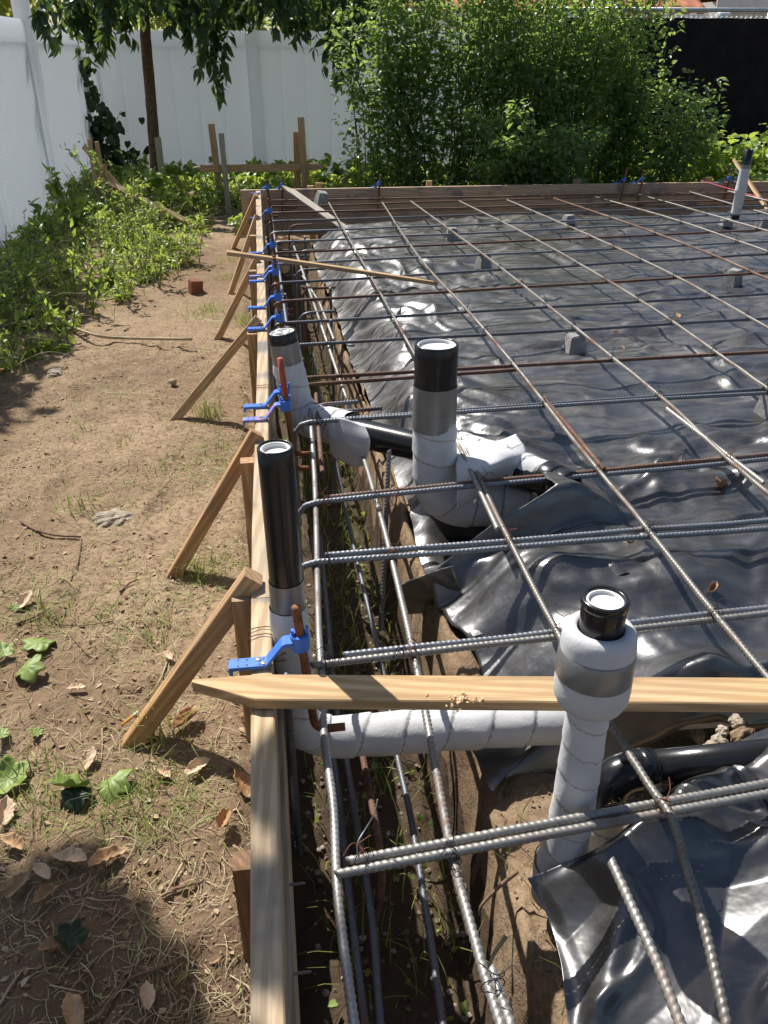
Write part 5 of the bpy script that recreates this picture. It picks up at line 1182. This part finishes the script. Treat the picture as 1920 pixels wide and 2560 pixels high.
for i in range(1200):
    if i < 600: x, y = rng.uniform(.0, .33), rng.uniform(.35, 2.4)
    elif i < 850: x, y = rng.uniform(.36, .52), rng.uniform(.45, 1.25)
    else: x, y = rng.uniform(.5, 1.0), rng.uniform(.98, 1.16)
    P.append((x, y, gh(x, y)+.002))
o = link('gravel', rocks(np.array(P), np.r_[rng.uniform(.002, .008, 600), rng.uniform(.001, .0035, 250), rng.uniform(.003, .013, 350)], GRAVEL, 'g')); tag(o, 'small pale gravel and clods in the trench', 'gravel', kind='stuff')

def stone(px, py, z, s, label, mat=STONE, flat=.7, name='stone', seed=0):
    p = pz(px, py, z); bm = bmesh.new(); bmesh.ops.create_icosphere(bm, subdivisions=4, radius=1)
    for v in bm.verts:
        c = v.co; k = 1+.30*noise(np.array([c.x*1.3+seed]), np.array([c.y*1.3+c.z]), seed)[0]+.16*noise(np.array([c.x*3+c.z*2+seed]), np.array([c.y*3]), seed+1)[0]+.05*noise(np.array([c.x*9+c.z*5]), np.array([c.y*9]), seed+2)[0]
        v.co = Vector((c.x*k*s, c.y*k*s*.8, c.z*k*s*flat))
    me = bpy.data.meshes.new(name); bm.to_mesh(me); bm.free(); me.materials.append(mat); o = link(name, me); o.location = (p.x, p.y, p.z); o.rotation_euler = (0, 0, seed)
    return tag(o, label, 'stone', 'stones on the ground')
stone(283, 1300, -.375, .062, 'half buried grey concrete lump in the bare soil', STONE, .42, seed=3)
stone(432, 955, -.355, .020, 'small round pale stone alone on the bare soil', STONE, .8, seed=5)
stone(140, 935, -.365, .05, 'crusted grey clod at the edge of the weeds', STONE, .45, seed=8)
for i, (px, py, s_, nm) in enumerate([(1745, 1838, .017, 'white stone in the shade under the wrapped pipe'), (1795, 1862, .019, 'pale stone beside the end of the low black pipe'), (1805, 1830, .014, 'pinkish stone on top of the heap by the low black pipe'), (1842, 1805, .015, 'tan stone high on the heap at the right'), (1775, 1880, .016, 'lowest stone of the heap against the low black pipe'), (1860, 1845, .024, 'dark clod behind the heap of stones')]):
    stone(px, py, -.15 if i else -.30, s_, nm, STONE if i != 5 else SOIL, .8, seed=11+i)
p = pz(489, 727, -.375); k = MB(); k.box((-.038, -.034, -.02), (.038, .034, .068)); me = k.mesh('brick', BRICK); o = link('brick', me); o.location = p; o.rotation_euler = (.06, .1, .4); tag(o, 'broken red brick standing at the weed edge', 'brick')
bv = o.modifiers.new('soft edges', 'BEVEL'); bv.width = .005; bv.segments = 2

def leaf_grid(w_, h, kind, curl, seed):
    """single dead or ivy leaf: curled, crumpled sheet with a lobed or pointed outline"""
    r_ = np.random.default_rng(seed); nt_, nr = 56, 7; V = [(0, h*.48, 0)]; th = np.linspace(0, 2*np.pi, nt_, endpoint=False)
    tk = np.degrees(np.minimum(th, 2*np.pi-th))
    if kind == 'ivy': R = np.interp(tk, [0, 22, 34, 55, 78, 92, 118, 140, 165, 180], [.54, .41, .36, .50, .36, .34, .47, .40, .33, .22])*h*(1+.06*noise(th*1.2, th*0, seed))
    else:
        R = 1/np.sqrt((np.cos(th)/(.5*h))**2+(np.sin(th)/(.5*w_))**2)*np.interp(tk, [0, 12, 30, 150, 180], [1.12, .92, 1, 1, 1.0])*(1+.10*noise(th*2.2, th*0, seed)+.05*noise(th*6, th*0, seed+1))
    for q in range(1, nr+1):
        f = q/nr
        for t, r in zip(th, R):
            x, y = math.sin(t)*r*f, h*.48+math.cos(t)*r*f
            z = curl*x*x/(w_*.5)+curl*.45*(y-h*.5)**2/h+.05*h*f*noise(np.array([t*1.6]), np.array([f*2]), seed+3)[0]-.035*h*math.exp(-(x/(.05*h))**2)*f+.02*h*math.sin(9*t+seed)*f*f
            V.append((x, y, z))
    Fq = [(0, 1+k, 1+(k+1) % nt_) for k in range(nt_)]
    for q in range(nr-1):
        for k in range(nt_): a = 1+q*nt_; Fq.append((a+k, a+nt_+k, a+nt_+(k+1) % nt_, a+(k+1) % nt_))
    return np.array(V, float), Fq
DL = m_flat('dry_brown_leaf', (.44, .29, .16), .75, 0, .25, .35, 40, .0012, 120); DL2 = m_flat('pale_dry_leaf', (.62, .46, .31), .75, 0, .25, .25, 40, .0012, 120); DL3 = m_flat('orange_dry_leaf', (.37, .21, .105), .6, 0, .3, .35, 30)
def ground_leaf(px, py, size, kind, mat, label, rz, tilt, curl, seed, name, cat, group, z=None, dz=.012):
    p = pz(px, py, -.36); zz = (gh(p.x, p.y)+dz) if z is None else z; p = pz(px, py, zz)
    V, Fq = leaf_grid(size*(.95 if kind == 'ivy' else .5), size, kind, curl, seed); V[:, 1] -= size/2
    o = link(name, mesh('leaf', V, Fq, mat)); o.location = p; o.rotation_euler = (tilt[0], tilt[1], rz); solid(o, .0006); tag(o, label, cat, group)
gd = 'dry fallen leaves'
for i, (px, py, s_, m_, rz, ti, cu, nm) in enumerate([(62, 1503, .075, DL2, -.4, (.5, .2), .5, 'large pale dry leaf propped at the left edge'), (222, 1898, .062, DL2, -.3, (.5, .1), .4, 'pinkish pale dry leaf in open soil'), (470, 1800, .085, DL3, -.9, (.3, -.3), .7, 'curled brown leaf beside the foot of the nearest brace'), (604, 1962, .075, DL3, .6, (.9, .3), .6, 'orange dry leaf standing against the form board'),
        (12, 2030, .07, DL2, .2, (.4, .6), .6, 'pale leaf cut by the left edge'), (104, 2180, .05, DL2, .8, (.2, .1), .5, 'small tan leaf in the dappled shade'), (45, 2215, .06, DL, -.6, (.1, .2), .6, 'brown leaf at the left edge in shade'), (174, 2147, .07, DL2, 1.3, (.1, .1), .5, 'crumpled pale leaf below the green ivy leaves'), (272, 2147, .075, DL, -1.2, (.1, -.1), .6, 'crumpled grey brown leaf right of the pale one'), (405, 1932, .05, DL2, .9, (.3, 0), .7, 'shrivelled leaf behind the tall grass tuft'), (495, 1918, .065, DL2, -1.0, (.2, .2), .5, 'whitish flat leaf near the form board'),
        (185, 2529, .07, DL, .4, (.1, 0), .5, 'dark brown leaf at the bottom edge'), (139, 2366, .06, DL3, 1.8, (.2, .2), .6, 'copper leaf in deep shade'), (110, 2239, .05, DL, 2.4, (.2, -.3), .8, 'curled dark leaf in the shade'), (370, 2490, .05, DL2, .2, (.1, .1), .5, 'pale leaf near the bottom twig'), (560, 2050, .055, DL3, -.4, (.2, .2), .8, 'rusty curled leaf by the form board'), (420, 1640, .04, DL2, .6, (.2, 0), .6, 'small leaf below the nearest brace'), (190, 1720, .045, DL2, 1.6, (.1, .1), .4, 'thin pale leaf right of the second ivy leaf'), (620, 1800, .05, DL3, 1.1, (.3, .2), .8, 'brown leaf tucked under the plank tip'), (30, 2110, .06, DL, 1.0, (.3, .2), .6, 'brown leaf below the yellow ivy leaf')]):
    ground_leaf(px, py, s_*.87, 'dry', m_, nm, rz, (ti[0]*.55, ti[1]*.7), cu*1.6, i, 'dry_leaf', 'leaf', gd)
for i, (px, py, s_, rz, ti, cu, nm) in enumerate([(98, 1604, .092, 1.3, (.15, .35), -.3, 'broad matt green ivy leaf, upper one at the left'), (66, 1668, .088, -.7, (.5, -.2), -.6, 'glossy folded ivy leaf below the broad one'), (8, 1628, .06, .4, (.3, .3), .4, 'bright ivy leaf cut by the left edge'), (22, 1945, .095, -.9, (.3, .3), .5, 'yellow green ivy leaf at the left edge'), (174, 1966, .085, 2.2, (.9, .5), .7, 'ivy leaf standing on edge over a dark one'), (278, 1952, .09, -1.1, (.4, -.2), -.7, 'bright ivy leaf with a ragged rim, right of the others'), (90, 1832, .034, 1.0, (.5, .3), .5, 'small young ivy leaf'), (3, 1835, .04, .4, (.2, .3), .3, 'small ivy leaf at the very edge'), (36, 1520, .03, .2, (.6, .2), .3, 'tiny bright ivy leaf below the large dry leaf'), (190, 1990, .07, 1.1, (.2, -.4), -.5, 'dark ivy leaf under the standing one'), (176, 2345, .06, .8, (.4, .2), .5, 'dark green ivy leaf in deep shade')]):
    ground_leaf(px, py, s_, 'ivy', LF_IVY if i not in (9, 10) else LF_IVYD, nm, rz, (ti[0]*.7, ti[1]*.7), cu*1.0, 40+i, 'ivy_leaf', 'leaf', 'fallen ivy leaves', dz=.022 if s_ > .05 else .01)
for i, (px, py, s_, nm) in enumerate([(1692, 792, .035, 'small brown leaf standing on the plastic between bars'), (1536, 833, .03, 'tan leaf flake on the plastic'), (1801, 1219, .05, 'curled reddish leaf on the plastic at the right'), (1578, 1356, .03, 'brown flake under a crosswise bar'), (1338, 1412, .04, 'pale curled leaf on the folded plastic'), (1782, 1469, .03, 'thin dry sprig on the plastic'), (1555, 870, .02, 'tiny flake on the plastic')]):
    q = pz(px, py, -.138); z = ph(q.x, q.y)+.008; ground_leaf(px, py, s_, 'dry', (DL, DL2, DL3)[i % 3], nm, i*1.1, (.5, .3), 2.0, 70+i, 'dry_leaf', 'leaf', 'dry leaves on the plastic', z=z)

gt = 'fallen twigs'
for i, (pts, r_, nm) in enumerate([([(52, 1303), (90, 1325), (140, 1338), (203, 1342)], .0042, 'thickest twig left of the concrete lump'), ([(203, 1345), (196, 1400), (180, 1440), (168, 1478)], .0022, 'thin twig running down from the thickest one'), ([(124, 1558), (180, 1563), (240, 1560), (283, 1552)], .002, 'long thin twig above the ivy leaves'), ([(121, 1824), (145, 1870), (160, 1910), (168, 1943)], .0024, 'grey twig running toward the standing ivy leaf'),
        ([(255, 1821), (256, 1860), (253, 1900)], .0014, 'straight straw beside the pinkish leaf'), ([(168, 1580), (195, 1610), (222, 1640)], .002, 'short twig right of the broad ivy leaf'), ([(417, 1656), (400, 1700), (376, 1735), (341, 1761)], .0019, 'pale bent straw near the nearest brace'), ([(405, 2239), (440, 2222), (503, 2205)], .0034, 'bark covered twig in dappled light'), ([(457, 2158), (436, 2195), (414, 2234)], .0028, 'pale broken twig touching the bark covered one'), ([(237, 2557), (290, 2480), (324, 2448), (380, 2425), (434, 2407)], .0034, 'long dark twig at the bottom edge'), ([(341, 2164), (310, 2215), (278, 2257)], .002, 'thin double twig left of the broken one'), ([(260, 2274), (295, 2292), (330, 2300)], .0022, 'small grey twig in the shade'), ([(205, 2450), (235, 2490), (255, 2520)], .002, 'pale stick near the bottom left'), ([(40, 1560), (90, 1540), (124, 1520)], .0036, 'grey stick beside the large pale leaf'), ([(232, 2060), (255, 2130), (262, 2200), (262, 2268)], .002, 'bent root thread beside the crumpled leaves'), ([(0, 2510), (30, 2460), (60, 2420)], .0025, 'pale straw at the left bottom edge'), ([(300, 1480), (320, 1460), (345, 1448)], .0035, 'short thick twig below the concrete lump')]):
    P = [];
    for k_, (a, b) in enumerate(pts):
        q = pz(a, b, -.36); z = gh(q.x, q.y)+r_+.003; P.append(tuple(pz(a, b, z)))
    C = spline(P, 6); R = r_*np.linspace(1, .65, len(C))*(1+.15*noise(np.arange(len(C))*.8, np.zeros(len(C)), i)); V, Fq = sweep(C, R, 7, True); o = link('twig', mesh('t', V, fixq(Fq), TWIG if i not in (4, 6, 8, 15) else STEMDRY)); tag(o, nm, 'twig', gt)
# roots sticking out of the soil wall
for i, (pts, nm) in enumerate([([(1295, 2178), (1250, 2215), (1205, 2262), (1200, 2290)], 'dark root sticking out of the trench wall below the near plastic'), ([(1265, 2340), (1235, 2385), (1222, 2420)], 'pale broken root at the trench wall near the lap bar')]):
    C = spline([tuple(pz(a, b, -.30-.02*k_)) for k_, (a, b) in enumerate(pts)], 6); o = link('root', tube(C, np.linspace(.004, .0022, len(C)), TWIG if i == 0 else STEMDRY, 'r', 7)); tag(o, nm, 'root')
q0, q1 = pz(304, 1813, -.352), pz(344, 1781, -.350); dd = (q1-q0)
cig = empty('cigarette_butt', q0); tag(cig, 'cigarette butt with orange filter near the nearest brace', 'cigarette butt')
part('filter', tube([q0, q0+dd*.75], .0038, m_flat('orange_paper', (.62, .30, .08), .7, var=.2), 'f', 12), cig); part('paper', tube([q0+dd*.75, q1], .0037, PVC, 'p', 12), cig)
# splinters chewed out of the plank
n = 45; P = []
for i in range(n):
    q = pz(1150+rng.normal(0, 32), 1752+rng.normal(0, 8), .026); P.append((q.x, q.y, .025+rng.uniform(0, .004)))
o = link('wood_splinters', mesh('sp', *scatter(LEAFN, np.array(P), rnd(n)*np.array([1, 1, .4]), rnd(n)+np.array([0, 0, .6]), rng.uniform(.004, .013, n)), m_flat('raw_splinter', (.78, .58, .34), .8), False)); tag(o, 'raw splinters torn up on the plank', 'splinters', kind='stuff')
# raised mill marks on two bars
def marks(txt, a, b, size, name_parent):
    cu = bpy.data.curves.new('m', 'FONT'); cu.body = txt; cu.size = size; cu.extrude = .0005; cu.align_x = 'CENTER'; cu.align_y = 'CENTER'
    o = bpy.data.objects.new('mill_mark', cu); COL.objects.link(o); dg = bpy.context.evaluated_depsgraph_get(); me = bpy.data.meshes.new_from_object(o.evaluated_get(dg)); bpy.data.objects.remove(o)
    me.materials.append(LETTER); o = link('mill_mark', me); X = (b-a).normalized(); Z = (Vector((0, 0, CAM_Z))-a); Z = (Z-X*Z.dot(X)).normalized(); Y = Z.cross(X)
    M = Matrix(((X.x, Y.x, Z.x, a.x+Z.x*.0068), (X.y, Y.y, Z.y, a.y+Z.y*.0068), (X.z, Y.z, Z.z, a.z+Z.z*.0068), (0, 0, 0, 1))); o.matrix_basis = M; o.parent = name_parent; return o
lapbar = [o for o in COL.objects if o.get('label', '').startswith('grey lapped bar tied against the nearest')][0]
marks('60', pz(1120, 2108, ZT+.001), pz(1200, 2094, ZT+.001), .0105, lapbar)
inner = [o for o in COL.objects if o.get('label', '').startswith('scuffed inner trench bar')][0]
marks('GF', pz(1143, 2188, ZE), pz(1155, 2230, ZE), .0105, inner)
for o in COL.objects:
    if o.type == 'MESH': o.data.name = o.name
